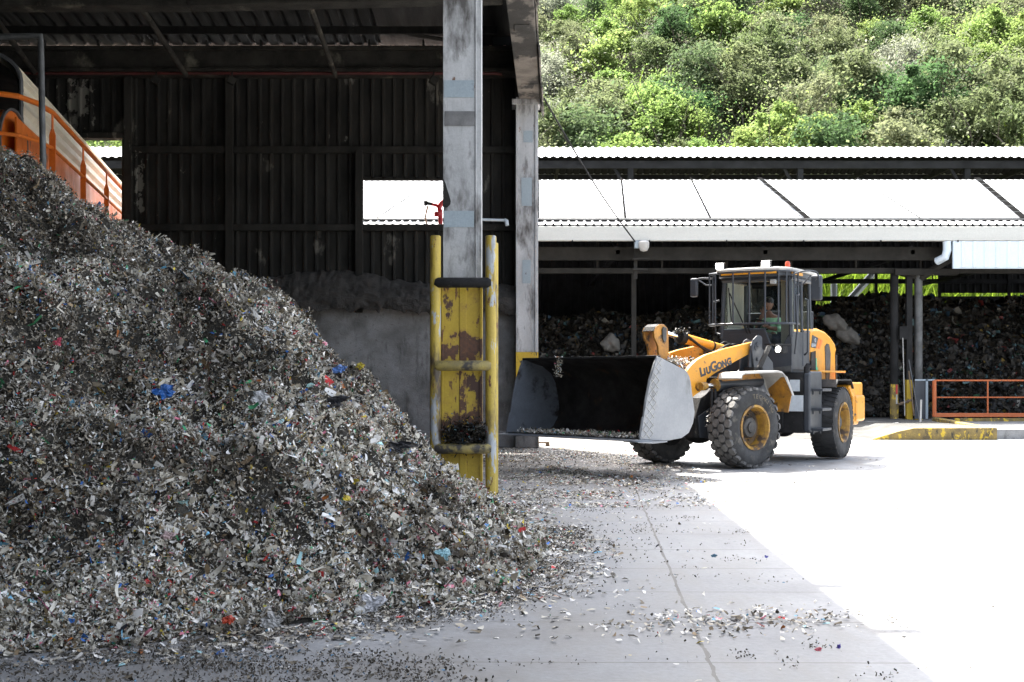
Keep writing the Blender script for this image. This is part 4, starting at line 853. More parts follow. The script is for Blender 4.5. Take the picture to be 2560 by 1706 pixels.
MB().lathe([(.06, .06), (.06, 1.13), (0, 1.14)], (0, 0, 0), 'z', 14).obj('end_post', M['orange_rail'], rl, smooth=True)
for k in range(5): MB().tube([(1.68 * (k + 1) - .1, 0, .12), (1.68 * (k + 1) - .1, 0, 1.13)], .025, 8).obj('post', M['orange_rail'], rl, smooth=True)
MB().tube([(0, 0, 1.13), (9, 0, 1.13)], .026, 8).obj('top_rail', M['orange_rail'], rl, smooth=True); MB().tube([(0, 0, .63), (9, 0, .63)], .02, 8).obj('mid_rail', M['orange_rail'], rl, smooth=True); MB().b2(0, 9, -.05, .05, .05, .165).obj('base_rail', M['orange_rail'], rl, bevel=.008)
gt_ = thing('gate_frame', (12.35, 37.1, .28), label='narrow dark gate leaf with pale blue grey frame left of the orange railing', cat='gate')
MB().b2(-.30, .02, 0, .03, 0, 1.15).obj('gate_leaf', M['ldark'], gt_); MB().b2(.02, .09, -.03, .03, 0, 1.18).b2(-.3, .3, -.03, .03, 1.14, 1.19).obj('frame', M['patch'], gt_)
def stick(name, a, b, r_, m_, label): MB().tube([at(*a), at(*b)], r_, 6).obj(name, m_, smooth=True, label=label, cat=name.replace('_', ' '))
stick('long_stick', (2257, 845, 37.2), (2262, 1040, 36.9), .014, M['white_paint'], 'thin white pole leaning between the shed posts')
stick('long_stick', (2272, 928, 37.1), (2285, 1040, 36.6), .022, M['wood'], 'brown wooden stick leaning beside the middle yellow post base')
stick('long_stick', (2272, 900, 36.9), (2299, 1055, 35.9), .018, M['grey_pipe'], 'long grey rod leaning across the yellow post bases')
stick('short_pole', (2303, 1000, 34.6), (2301, 1068, 34.4), .026, M['white_paint'], 'short pale upright pipe standing in front of the yellow posts')
stick('wooden_plank', (2245, 1012, 37.2), (2280, 1000, 37.2), .04, M['wood'], 'short wooden plank nailed between the post bases')
MB().b2(-.12, .12, -.06, .06, -.2, .2).obj('switch_box', M['dark_steel'], loc=at(2258, 833, 37.3), bevel=.01, label='small grey switch box high on the middle shed post', cat='switch box')
MB().lathe([(.05, 0), (.07, .16), (.06, .16), (.04, .02)], (0, 0, 0), 'x', 14).obj('cup', M['white_paint'], loc=at(2230, 1067, 33.6) + Vector((0, 0, .05)), smooth=True, label='white paper cup lying on the shaded floor in front of the posts', cat='cup')

# ---------------------------------------------------------------- old waste stored under the shed roof
def heap2(x, y):
    top = np.interp(x, [-10, -2, 1, 3, 4.6, 5.6, 8, 10.5, 11.6, 12.6, 13.7, 16, 20], [2.5, 3.2, 3.35, 3.5, 3.3, 3.6, 3.65, 3.75, 3.95, 4.15, 4.0, 3.95, 4.05])
    t_ = np.clip((y - 38.7 + .25 * fbm(x * .8, y * .5, 3)) / 2.6, 0, 1); b_ = np.clip((y - 38.7) / 2.6, 0, 1)
    return .25 + (top - .25) * t_ ** .75 + .35 * b_ * fbm(x * 1.1, y * 1.1, 4) + .14 * fbm(x * 4, y * 4, 3)
xs = np.arange(-14, 24, .14); ys_ = np.arange(38.4, 49, .14); XX, YY = np.meshgrid(xs, ys_); nx = len(xs); ii = np.arange((len(ys_) - 1) * nx).reshape(-1, nx)[:, :-1].ravel()
n = 90000; x = rng.uniform(.4, 19, n); y = 38.5 + 5 * rng.random(n) ** 1.3; e = .1; h = heap2(x, y)
nn = np.stack([-(heap2(x + e, y) - h) / e, -(heap2(x, y + e) - h) / e, np.ones(n)], 1); nn /= np.linalg.norm(nn, axis=1)[:, None]
kf = rng.random(n); L = np.where(kf < .8, rng.uniform(.02, .075, n), rng.uniform(.06, .17, n)); V, F = flakes(np.stack([x, y, h], 1) + nn * rng.random((n, 1)) * .12, nn, L, L * rng.uniform(.3, .9, n), .4, .8)
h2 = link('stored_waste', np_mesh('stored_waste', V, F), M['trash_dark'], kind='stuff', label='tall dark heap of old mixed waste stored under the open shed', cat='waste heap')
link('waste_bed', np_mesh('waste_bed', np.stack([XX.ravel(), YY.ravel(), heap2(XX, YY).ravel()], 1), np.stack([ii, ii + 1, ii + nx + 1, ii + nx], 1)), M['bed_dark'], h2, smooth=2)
for (px, py, rx, rz_, lb) in ((2090, 808, .42, .25, 'upper large white sack in the dark stored waste right of the loader'), (2122, 840, .42, .24, 'lower large white sack in the dark stored waste right of the loader'), (2120, 905, .28, .22, 'small pale sack low in the stored waste above the engine cover'), (1528, 858, .3, .3, 'pale sack in the stored waste above the bucket edge')):
    me = MB().ball((0, 0, 0), (rx, .3, rz_), 28, 18); nv = []
    for v in me.v:
        d_ = 1 + .10 * math.sin(v[0] * 9 + v[2] * 14) + .06 * math.sin(v[0] * 25 - v[2] * 11) + .05 * math.cos(v[2] * 30 + v[0] * 7); nv.append((v[0] * d_, v[1] * d_, v[2] * d_))
    me.v = nv; y_ = 39.9; o = me.obj('sack', M['sack'], smooth=2, loc=at(px, py, y_), label=lb, cat='sack', group='pale sacks in the stored waste'); o.rotation_euler.y = .5

# ================================================================ WHEEL LOADER
AX, AY = 4.32, 22.0
ld = thing('wheel_loader', (AX, AY, 0), R(239), label='yellow and dark grey articulated wheel loader with raised bucket facing the hall', cat='wheel loader')
FZ = R(-19)                                  # the front frame is steered to one side
def F_(mb, name, m_, parent=None, **kw):      # a part of the front frame
    return mb.obj(name, M[m_], parent or ld, rz=(FZ if parent is None else None), **kw)
def B_(mb, name, m_, parent=None, **kw): return mb.obj(name, M[m_], parent or ld, **kw)

# --- wheels
def wheel(frame, x, side, worn):
    r0, wd = .672, .44; v = side * .925
    w_ = bpy.data.objects.new('wheel', None)
    pf = [(.36, -.19), (.37, -.215), (.44, -.235), (.53, -.235), (.60, -.222), (.632, -.195), (.642, -.10), (.645, 0), (.642, .10), (.632, .195), (.60, .222), (.53, .235), (.44, .235), (.37, .215), (.36, .19)]
    ty = MB().lathe(pf, (0, 0, 0), 'y', 72, False)
    t_ = ty.obj('wheel', M['rubber'], ld, smooth=True)
    t_.location = (x * math.cos(frame), x * math.sin(frame), .672); t_.rotation_euler = (0, 0, frame)
    t_.location += Vector((-math.sin(frame) * v, math.cos(frame) * v, 0)); 
    # tread blocks
    tb = MB(); nb = 25 if not worn else 40
    def blk(a0, y0, ha, hy, hgt, sk=0, diamond=True):
        rb = .638 - .02 * (abs(y0) / .2) ** 3; rt = rb + hgt
        if diamond: cs = [(-1, -.42), (-.5, -1), (.5, -1), (1, -.42), (1, .42), (.5, 1), (-.5, 1), (-1, .42)]
        else: cs = [(-1, -1), (1, -1), (1, 1), (-1, 1)]
        P_ = []
        for rr_, sc1 in ((rb, 1), (rt, .90)):
            for (ca, cy_) in cs:
                yy_ = y0 + cy_ * hy * sc1; a = a0 + (ca * ha * sc1 + cy_ * sk); rx_ = rr_ - (.10 * max(0, abs(yy_) - .17) if rr_ == rt else .35 * max(0, abs(yy_) - .19)); P_.append((rx_ * math.cos(a), yy_, rx_ * math.sin(a)))
        m_ = len(cs); tb.add(P_, [tuple(range(m_, 2 * m_))] + [(i, (i + 1) % m_, (i + 1) % m_ + m_, i + m_) for i in range(m_)])
    for i in range(nb):
        a = 2 * PI * i / nb
        if not worn:
            for j, y_ in enumerate((-.175, -.058, .058, .175)): blk(a + (PI / nb if j % 2 else 0), y_, .106, .060, .034)
        else:
            blk(a, -.11, .050, .115, .020, .035, False); blk(a + PI / nb, .11, .050, .115, .020, -.035, False)
    tb.obj('tread', M['tread'] if not worn else M['rubber'], t_)
    s_ = side
    ri = MB().lathe([(.365, s_ * .20), (.372, s_ * .232), (.335, s_ * .236), (.325, s_ * .205), (.31, s_ * .18), (.305, s_ * .02)], (0, 0, 0), 'y', 48, False)
    ri_ = ri.obj('rim', M['rim'], t_, smooth=True)
    MB().lathe([(.306, s_ * .03), (.27, s_ * .0), (.0, s_ * .0)], (0, 0, 0), 'y', 40, False).obj('rim_disc', M['rim_dark'], t_, smooth=True)
    MB().lathe([(.18, s_ * .0), (.175, s_ * .10), (.155, s_ * .125), (.09, s_ * .135), (.085, s_ * .16), (.0, s_ * .165)], (0, 0, 0), 'y', 32).obj('hub', M['hub'], t_, smooth=True)
    bl = MB()
    for k in range(16): a = 2 * PI * k / 16; bl.lathe([(.014, s_ * .0), (.014, s_ * .03)], (.225 * math.cos(a), 0, .225 * math.sin(a)), 'y', 6)
    bl.obj('wheel_bolt', M['hub'], t_)
    MB().lathe([(.365, -s_ * .19), (.37, -s_ * .22), (.30, -s_ * .2), (.29, -s_ * .02), (0, -s_ * .02)], (0, 0, 0), 'y', 32, False).obj('inner_rim', M['lblack'], t_, smooth=True)
    bpy.data.objects.remove(w_); return t_
wfn = wheel(FZ, 1.43, 1, False); wheel(FZ, 1.43, -1, False); wheel(0, -1.50, 1, True); wheel(0, -1.50, -1, True)

def text(s, size, m_, parent, mtx, name='lettering', depth=.003, shear=0.0, xs_=1.0, bold=.0):
    cu = bpy.data.curves.new('t', 'FONT'); cu.body = s; cu.size = size; cu.extrude = depth; cu.offset = bold; cu.align_x = 'LEFT'; cu.shear = shear
    o = bpy.data.objects.new('t', cu); C.objects.link(o); dg = bpy.context.evaluated_depsgraph_get(); me = bpy.data.meshes.new_from_object(o.evaluated_get(dg))
    bpy.data.objects.remove(o); me.transform(mtx @ Matrix.Diagonal((xs_, 1, 1, 1))); ob = bpy.data.objects.new(name, me); C.objects.link(ob); me.materials.clear(); me.materials.append(m_)
    if parent is not None: ob.parent = parent
    return ob
def join_text(items, m_, parent, name='lettering', depth=.003, bold=0, shear=0):
    """items (string, size, matrix): one mesh"""
    import bmesh
    bm = bmesh.new()
    for s, size, mtx in items:
        o = text(s, size, m_, None, mtx, depth=depth, bold=bold, shear=shear); bm.from_mesh(o.data); bpy.data.objects.remove(o)
    me = bpy.data.meshes.new(name); bm.to_mesh(me); bm.free(); ob = bpy.data.objects.new(name, me); C.objects.link(ob); me.materials.append(m_); ob.parent = parent; return ob
# sidewall lettering
its = []
for k, ch in enumerate('TECHKING'):
    a = PI / 2 + .15 - k * .155
    mm = Matrix(((-1, 0, 0, 0), (0, 0, 1, 0), (0, 1, 0, 0), (0, 0, 0, 1)))   # x -> -x, text up -> z, out -> +y
    pos = Vector((-.475 * math.cos(a + 0), .2385, .475 * math.sin(a)))
    rot = Matrix.Rotation(-(PI / 2 - a), 4, 'Y')
    its.append((ch, .10, Matrix.Translation(pos) @ rot @ mm))
M['tyre_text'] = flat('faded_tyre_lettering', (.15, .125, .085), .8)
join_text(its, M['tyre_text'], wfn, 'sidewall_lettering', .0015)

# --- bucket
shell = [(4.50, .575), (4.2, .562), (3.87, .555), (3.61, .58), (3.45, .65), (3.35, .79), (3.315, .96), (3.345, 1.2), (3.40, 1.42), (3.50, 1.58), (3.72, 1.69), (4.12, 1.80)]
ins = [(u + (.03 if u < 3.6 else 0) * 1, z + .025 if z < 1.0 else z - .022) for u, z in shell]; ins[-1] = (4.125, 1.78); ins[0] = (4.5, .60)
bk = MB()
nS = len(shell)
vv_ = [(u, s, z) for s in (-1.49, 1.49) for (u, z) in shell] + [(u, s, z) for s in (-1.49, 1.49) for (u, z) in ins]
bk.add(vv_, [(i, i + 1, i + 1 + nS, i + nS) for i in range(nS - 1)] + [(2 * nS + i, 3 * nS + i, 3 * nS + i + 1, 2 * nS + i + 1) for i in range(nS - 1)] + [(nS - 1, 3 * nS - 1, 4 * nS - 1, 2 * nS - 1)])
bucket = F_(bk, 'bucket', 'bucket_in', smooth=True)
side = [(4.13, 1.80), (3.5, 1.59), (3.43, 1.50), (3.40, 1.42), (3.37, 1.26), (3.31, .96), (3.345, .80), (3.44, .655), (3.60, .58), (3.87, .553), (4.23, .56), (4.50, .575), (4.50, .64), (4.44, .90), (4.42, .92), (4.38, 1.15), (4.30, 1.45), (4.2, 1.68)]
MB().ext(side, 1.49, 1.515).obj('side_plate', M['bucket_out'], bucket, bevel=.004)
MB().ext(side, -1.515, -1.49).obj('side_plate', M['bucket_side_in'], bucket, bevel=.004)
strip = [(4.135, 1.79), (4.02, 1.755), (4.09, 1.37), (4.16, 1.12), (4.24, .58), (4.50, .585), (4.49, .64), (4.43, .90), (4.37, 1.15), (4.29, 1.45), (4.19, 1.68)]
ws = MB().ext(strip, 1.515, 1.528)
wsp = ws.obj('wear_plate', M['bucket_out'], bucket, bevel=.004)
MB().ext(strip, -1.49, -1.482).obj('wear_plate', M['bucket_side_in'], bucket)
wb = MB()
def in_strip(u, z):
    lo = np.interp(z, [.58, 1.12, 1.37, 1.76], [4.24, 4.16, 4.09, 4.02]) + .012; hi = np.interp(z, [.585, .64, .9, 1.15, 1.45, 1.68, 1.78], [4.5, 4.49, 4.43, 4.37, 4.29, 4.19, 4.13]) - .012
    return lo < u < hi
for sgn in (-1, 1):
    for k in range(-14, 26):
        seg = []
        for j in range(200):
            z = .6 + j * .006; u = 3.9 + sgn * (z - .6) * 1.05 + k * .135 * 1.0
            if in_strip(u, z) and z < 1.75: seg.append((u, 1.532, z))
            elif seg: break
        if len(seg) > 3: wb.tube([seg[0], seg[-1]], .005, 5)
wb.obj('weld_bead', M['white_paint'], wsp)
ce = MB().ext([(4.28, .548), (4.62, .555), (4.64, .565), (4.50, .585), (4.28, .575)], -1.56, 1.56); cep = ce.obj('cutting_edge', M['bucket_side_in'], bucket, bevel=.003)
sh_ = MB().ext([(4.0, .535), (4.3, .52), (4.62, .545), (4.62, .555), (4.0, .552)], 1.3, 1.60); sh_.obj('corner_shoe', M['bucket_out'], bucket, bevel=.004)
bt = MB()
for k in range(9): bt.ball((4.42, -1.3 + k * .325, .60), (.018, .018, .012), 8, 5)
bt.obj('edge_bolt', M['bucket_out'], cep)
MB().b2(4.04, 4.16, -1.5, 1.5, 1.775, 1.81).obj('top_lip', M['lblack'], bucket, bevel=.006)
ri = MB()
for k in range(12): ri.tube([(4.3, -1.2 + k * .22, .592), (3.8, -1.0 + k * .22, .588)], .006, 5)
ri.obj('floor_weld', M['hub'], bucket)
# brackets behind the bucket
br = MB()
for v in (-.55, -.42, .42, .55): br.ext([(3.33, .75), (3.0, .58), (2.93, .7), (3.0, .85), (3.30, 1.2)], v - .02, v + .02)
for v in (-.12, .12): br.ext([(3.31, 1.0), (3.1, 1.15), (3.08, 1.3), (3.2, 1.38), (3.34, 1.3)], v - .02, v + .02)
br.obj('bucket_bracket', M['lyellow_d'], bucket)
# waste hanging in and on the bucket
q_ = rng.normal(size=(2600, 3)) * np.array([.10, .9, .02]) + np.array([4.2, 0, .62]); q_[:, 2] = np.abs(q_[:, 2] - .6) + .6; k_ = (q_[:, 0] < 4.5) & (np.abs(q_[:, 1]) < 1.45); q_ = q_[k_]
q2 = rng.normal(size=(700, 3)) * np.array([.12, .10, .04]) + np.array([2.35, .25, 1.74]); q3 = np.stack([np.full(160, 4.15) + rng.normal(0, .01, 160), -.62 + rng.normal(0, .05, 160), 1.82 - rng.random(160) ** 1.5 * .32], 1)
q4 = rng.normal(size=(500, 3)) * np.array([.06, .05, .05]) + np.array([1.9, .72, .82]); q_ = np.concatenate([q_, q2, q3, q4])
V, F = flakes(q_, np.tile([0, 0, 1.0], (len(q_), 1)), rng.uniform(.008, .035, len(q_)), rng.uniform(.003, .012, len(q_)), .4, .8)
link('clinging_waste', np_mesh('clinging_waste', V, F), M['trash'], ld, rz=FZ, kind='stuff')

# --- lift arms, lever and rams
arm = [(.70, 2.10), (.86, 2.075), (1.19, 2.015), (1.49, 1.965), (1.78, 1.895), (1.92, 1.865), (2.05, 1.82), (2.18, 1.765), (2.31, 1.68), (2.44, 1.56), (2.56, 1.42), (2.72, 1.17), (2.88, .90), (3.02, .74), (3.06, .64), (3.0, .56), (2.88, .56),
       (2.72, .72), (2.55, .95), (2.38, 1.10), (2.20, 1.21), (2.10, 1.25), (2.03, 1.30), (1.95, 1.38), (1.93, 1.46), (1.85, 1.50), (1.72, 1.56), (1.49, 1.65), (1.19, 1.765), (.78, 1.91), (.66, 1.97), (.645, 2.05)]
arms = []
for s_ in (1, -1):
    mb = MB().ext(arm, s_ * .47, s_ * .55); a_ = F_(mb, 'lift_arm', 'lyellow', bevel=.006); arms.append(a_)
    MB().lathe([(.07, s_ * .55), (.07, s_ * .60), (.04, s_ * .61), (0, s_ * .61)], (2.14, 0, 1.34), 'y', 20).obj('pin', M['rim'], a_, smooth=True)
    MB().lathe([(.05, s_ * .55), (.05, s_ * .66)], (.78, 0, 2.0), 'y', 16).obj('pin', M['ldark'], a_, smooth=True)
# lettering on the near arm: L IU G ONG, small capitals
ang = math.atan2(1.62 - 1.835, 2.03 - 1.26)       # runs down towards the bucket
def arm_m(u, z): 
    dx = Vector((math.cos(ang), 0, math.sin(ang))); dy = Vector((-dx.z, 0, dx.x)); dx = dx  # reading direction
    return u, z
its = []; dxv = Vector((-.962, 0, .272)); upv = Vector((.272, 0, .962)); outv = Vector((0, 1, 0))
def pl(u, z, sx=1.0): return Matrix(((dxv.x * sx, upv.x, 0, u), (0, 0, 1, .5525), (dxv.z * sx, upv.z, 0, z), (0, 0, 0, 1)))
st_ = Vector((2.085, 0, 1.50)); adv = 0
for ch, s_, wd_ in (('L', .205, .100), ('I', .155, .056), ('U', .155, .112), ('G', .225, .160), ('O', .155, .128), ('N', .155, .128), ('G', .155, .11)):
    its.append((ch, s_, pl((st_ + dxv * adv).x, (st_ + dxv * adv).z, 1.02))); adv += wd_ * 1.02
join_text(its, M['decal'], arms[0], 'lettering', .002, .009, 0)
F_(MB().tube([(2.32, -.47, 1.5), (2.32, .47, 1.5)], .11, 20), 'cross_tube', 'lyellow_d', smooth=True)
lev = [(2.74, 2.24), (2.70, 2.31), (2.62, 2.355), (2.50, 2.355), (2.42, 2.30), (2.395, 2.2), (2.39, 1.81), (2.25, 1.6), (2.22, 1.45), (2.32, 1.36), (2.45, 1.36), (2.62, 1.1), (2.72, 1.05), (2.8, 1.1), (2.8, 1.2), (2.62, 1.84), (2.64, 2.0), (2.73, 2.14)]
lv = MB().ext(lev, .09, .135).ext(lev, -.135, -.09); lo = F_(lv, 'tilt_lever', 'lyellow_d', bevel=.008)
lc = [(2.745, 2.24), (2.70, 2.315), (2.62, 2.36), (2.50, 2.36), (2.42, 2.31), (2.42, 2.25), (2.6, 2.27)]
MB().ext(lc, -.13, .13).obj('lever_cap', M['lblack'], lo, bevel=.01)
MB().ext([(2.46, 2.30), (2.53, 2.32), (2.57, 2.27), (2.55, 2.1), (2.51, 2.06), (2.47, 2.1)], .135, .16).obj('pin_plate', M['grey_pipe'], lo, bevel=.01)
F_(MB().tube([(2.73, 0, 1.12), (3.2, 0, 1.27)], .06, 10), 'lever_link', 'lyellow_d', smooth=True)
tc = F_(MB().tube([(1.98, 0, 2.165), (1.93, 0, 2.155)], .098, 20).tube([(1.93, 0, 2.155), (.92, 0, 1.98), (.8, 0, 1.96)], [.085, .085, .06], 20), 'tilt_ram', 'lyellow', smooth=True)
MB().tube([(2.5, 0, 2.25), (1.98, 0, 2.165)], .042, 14).obj('rod', M['chrome'], tc, smooth=True)
MB().tube([(2.0, 0, 2.17), (1.88, 0, 2.147)], .112, 12).obj('collar', M['lblack'], tc, smooth=True); MB().tube([(1.2, 0, 2.03), (1.16, 0, 2.02)], .09, 16).obj('collar', M['lblack'], tc, smooth=True)
q4 = rng.normal(size=(380, 3)) * np.array([.05, .05, .03]) + np.array([1.95, 0, 2.25]); V, F = flakes(q4, np.tile([0, 0, 1.0], (380, 1)), rng.uniform(.006, .03, 380), rng.uniform(.003, .012, 380), .4, .8)
link('clinging_waste', np_mesh('clinging_waste', V, F), M['trash_dark'], tc, kind='stuff')
def bez(P_, n_=14):
    out = []
    P_ = [Vector(p_) for p_ in P_]
    for i in range(len(P_) - 1):
        a, b_, c_, d_ = P_[max(i - 1, 0)], P_[i], P_[i + 1], P_[min(i + 2, len(P_) - 1)]
        for k in range(n_): tt = k / n_; out.append(.5 * ((2 * b_) + (c_ - a) * tt + (2 * a - 5 * b_ + 4 * c_ - d_) * tt ** 2 + (3 * b_ - a - 3 * c_ + d_) * tt ** 3))
    out.append(P_[-1]); return out
for P_ in ([(1.9, .12, 2.17), (1.6, .16, 2.0), (1.3, .18, 1.93), (.95, .2, 2.05), (.75, .2, 1.95)], [(1.9, .06, 2.2), (1.72, .14, 2.06), (1.45, .16, 1.9), (1.25, .05, 1.75)], [(1.5, -.2, 1.85), (1.35, -.15, 1.6), (1.1, -.1, 1.55)], [(1.95, .68, 1.30), (1.99, .70, 1.05), (1.9, .66, .78)], [(1.85, .66, 1.3), (1.88, .7, 1.1), (1.72, .62, .9)], [(.9, -.1, 2.0), (.7, -.1, 2.1), (.45, 0, 1.95)], [(.9, .05, 1.98), (.66, .08, 2.06), (.4, .1, 1.9)]):
    F_(MB().tube(bez(P_, 6), .022, 8), 'hose', 'lblack', smooth=True)
for s_ in (1, -1):
    lr_ = F_(MB().tube([(1.83, s_ * .64, 1.362), (1.74, s_ * .64, 1.366)], .105, 20).tube([(1.74, s_ * .64, 1.366), (.66, s_ * .64, 1.42)], .083, 20), 'lift_ram', 'ldark', smooth=True)
    MB().tube([(2.14, s_ * .64, 1.342), (1.8, s_ * .64, 1.363)], .042, 14).obj('rod', M['chrome'], lr_, smooth=True)
    MB().tube([(2.19, s_ * .64, 1.339), (2.06, s_ * .64, 1.346)], .068, 16).obj('clevis', M['rim'], lr_, smooth=True); MB().tube([(1.845, s_ * .64, 1.361), (1.81, s_ * .64, 1.363)], .108, 16).obj('collar', M['rim'], lr_, smooth=True)
# --- front frame, axle, fenders, lamps
tw = [(.88, 2.03), (.82, 2.12), (.74, 2.15), (.64, 2.12), (.60, 2.0), (.30, 1.75), (.15, .6), (1.1, .42), (1.95, .5), (2.0, .85), (1.55, 1.05), (1.2, 1.45), (.95, 1.62)]
ff_ = F_(MB().ext(tw, .585, .62).ext(tw, .40, .43).ext(tw, -.43, -.40).ext(tw, -.62, -.585), 'front_frame', 'ldark', bevel=.008)
MB().ext([(1.15, 1.35), (1.15, .5), (2.05, .5), (2.05, .82), (1.9, 1.15), (1.5, 1.35)], -.4, .4).b2(.15, 1.2, -.4, .4, .55, 1.5).obj('frame_box', M['lblack'], ff_, bevel=.01)
MB().b2(2.02, 2.05, -.36, .36, .83, .86).ext([(2.052, .85), (2.055, .85), (1.91, 1.16), (1.905, 1.16)], -.40, .02).obj('front_plate', M['white_paint'], ff_)
ax = F_(MB().tube([(1.43, -.8, .66), (1.43, .8, .66)], .13, 16).ball((1.50, .0, .64), (.30, .32, .27), 24, 14).lathe([(.25, .34), (.25, .5), (.15, .52)], (1.43, 0, .66), 'y', 20), 'front_axle', 'lblack', smooth=True)
for s_ in (1, -1):
    pr = [(1.83, 1.47), (1.79, 1.55), (1.72, 1.575), (.90, 1.605), (.78, 1.59), (.68, 1.52), (.50, 1.20)]
    inn = [(u - .0, z - .035) for u, z in pr]; inn[0] = (1.81, 1.455); inn[-1] = (.47, 1.19); inn[-2] = (.65, 1.49)
    fe = F_(MB().ext(pr + inn[::-1], s_ * .70, s_ * 1.19), 'fender', 'white_paint', bevel=.012)
    MB().ext(pr[:-1] + [(.66, 1.38), (1.8, 1.38)], s_ * .68, s_ * .70).obj('fender_skirt', M['lyellow_d'], fe)
    mf = MB(); mf.add([(.50, s_ * .72, 1.20), (.50, s_ * 1.17, 1.20), (.56, s_ * 1.15, .90), (.60, s_ * .72, .93), (.62, s_ * .72, 1.50), (.66, s_ * 1.17, 1.50)], [(0, 1, 2, 3), (0, 4, 5, 1)]); o = mf.obj('mud_flap', M['lyellow_d'] , fe); md = o.modifiers.new('solid', 'SOLIDIFY'); md.thickness = .015
    F_(MB().ext([(.95, 1.66), (.88, 1.60), (.60, 2.0), (.66, 2.06)], s_ * .79, s_ * .82).b2(.25, .68, s_ * .74, s_ * .98, 2.035, 2.06).b2(.82, 1.05, s_ * .6, s_ * .82, 1.6, 1.66), 'lamp_arm', 'lblack')
    la = F_(MB().b2(.36, .50, s_ * .80, s_ * .98, 1.90, 2.035), 'work_lamp', 'lblack', bevel=.015)
    MB().lathe([(.05, .50), (.05, .512), (.04, .52), (0, .525)], (0, s_ * .89, 1.967), 'x', 20).obj('lens', M['lamp_on'], la, smooth=True)
F_(MB().ext([(.62, 2.17), (.62, 1.62), (.84, 1.62), (.9, 1.95), (.86, 2.13), (.76, 2.2), (.66, 2.2)], .625, .65).lathe([(.05, .65), (.05, .67)], (.75, 0, 2.05), 'y', 14).lathe([(.035, .65), (.035, .67)], (.75, 0, 1.8), 'y', 12), 'pivot_plate', 'ldark', bevel=.01)

# --- rear frame, steps, engine cover, counterweight
B_(MB().b2(-.78, -.04, .30, .86, .52, 1.58).b2(-.78, -.04, -.86, -.30, .52, 1.58).b2(-2.5, 0, -.38, .38, .5, 1.3).b2(-.06, .0, -.5, .5, .6, 1.55), 'rear_frame', 'lblack', bevel=.012)
cl = B_(MB().ext([(-.10, 1.60), (-.02, 1.55), (-.02, .56), (-.14, .52), (-.62, .52), (-.72, .6), (-.72, 1.60)], .86, .98), 'tank', 'ldark', bevel=.03)
MB().tube([(-.10, .90, 1.54), (-.10, .90, 1.66), (-.14, .92, 1.70)], .055, 14).obj('filler_cap', M['lblack'], cl, smooth=True)
MB().b2(-.018, -.01, .62, .80, 1.25, 1.45).b2(-.038, -.03, .44, .84, .93, 1.15).obj('sticker', M['sticker'], cl)
MB().b2(-.03, -.012, .40, .86, .9, 1.18).obj('plate', M['sticker'], cl)
for z in (.58, .93, 1.27): B_(MB().b2(-.62, -.10, .98, 1.18, z - .02, z + .025).b2(-.6, -.56, .95, 1.0, z - .08, z).b2(-.2, -.16, .95, 1.0, z - .08, z), 'step', 'ldark', bevel=.005)
B_(MB().tube([(-1.5, -.8, .66), (-1.5, .8, .66)], .13, 16).ball((-1.5, 0, .64), (.28, .28, .26), 20, 12), 'rear_axle', 'lblack', smooth=True)
hp_ = [(-1.0, 2.34), (-1.15, 2.385), (-1.5, 2.40), (-1.9, 2.36), (-2.25, 2.27), (-2.55, 2.15), (-2.66, 2.02), (-2.58, 1.96), (-2.62, 1.34), (-1.25, 1.32), (-1.15, 1.6), (-1.0, 1.7)]
hd_ = B_(MB().ext(hp_, -.68, .68), 'engine_cover', 'lyellow', bevel=.05, smooth=True)
MB().b2(-2.68, -2.56, -.56, .56, 1.3, 2.0).ext([(-2.52, 1.93), (-2.635, 1.93), (-2.635, 1.34), (-2.57, 1.34)], .66, .69).obj('rear_grille', M['lblack'], hd_)
MB().ext([(-1.98, 2.13), (-1.86, 2.08), (-1.92, 1.34), (-2.1, 1.34), (-2.18, 1.6), (-2.22, 1.95), (-2.12, 2.12)], .681, .69).obj('side_grille', M['hub'], hd_)
MB().ext([(-1.02, 1.95), (-1.02, 1.62), (-1.28, 1.62), (-1.28, 1.98)], .681, .692).ext([(-1.02, 1.95), (-1.0, 1.3), (-1.15, 1.3), (-1.3, 1.62)], .66, .689).obj('side_vent', M['lblack'], hd_)
MB().ext([(-1.1, 2.27), (-1.45, 2.22), (-1.30, 2.03), (-1.02, 2.04)], .681, .686).obj('decal', M['decal'], hd_)
MB().ext([(-1.50, 2.215), (-1.56, 2.205), (-1.40, 2.025), (-1.34, 2.028)], .681, .686).ext([(-1.61, 2.20), (-1.72, 2.18), (-1.55, 2.02), (-1.45, 2.024)], .681, .686).obj('stripe', flat('orange_stripe', (.72, .16, .02)), hd_)
MB().ext([(-1.3, 1.62), (-1.3, 1.85), (-1.34, 1.85), (-1.34, 1.68), (-1.4, 1.68), (-1.4, 1.62)], .684, .69).obj('sticker', flat('green_sticker', (.02, .45, .25)), hd_)
hm = lambda u, z, k=1.0: Matrix(((-k, 0, 0, u), (0, 0, 1, .687), (0, 1, 0, z), (0, 0, 0, 1)))
join_text([('835H', .085, hm(-1.04, 2.055, 1.3))], M['sticker'], hd_, 'lettering', .001, .001)
MB().lathe([(.038, .686), (.038, .690), (.028, .690), (.028, .686)], (-1.26, 0, 2.175), 'y', 20).obj('emblem', M['sticker'], hd_)
B_(MB().b2(-2.62, -.98, .68, .86, 1.585, 1.62), 'side_ledge', 'lyellow', bevel=.005)
B_(MB().tube([(-1.35, .25, 2.3), (-1.35, .25, 2.95)], .06, 14), 'exhaust', 'lblack', smooth=True)
for s_ in (1, -1):
    B_(MB().ext([(-.95, 1.32), (-1.1, 1.46), (-1.95, 1.46), (-2.12, 1.30), (-2.10, 1.28), (-1.94, 1.43), (-1.1, 1.43), (-.97, 1.3)], s_ * .70, s_ * 1.16), 'rear_fender', 'lblack', bevel=.005)
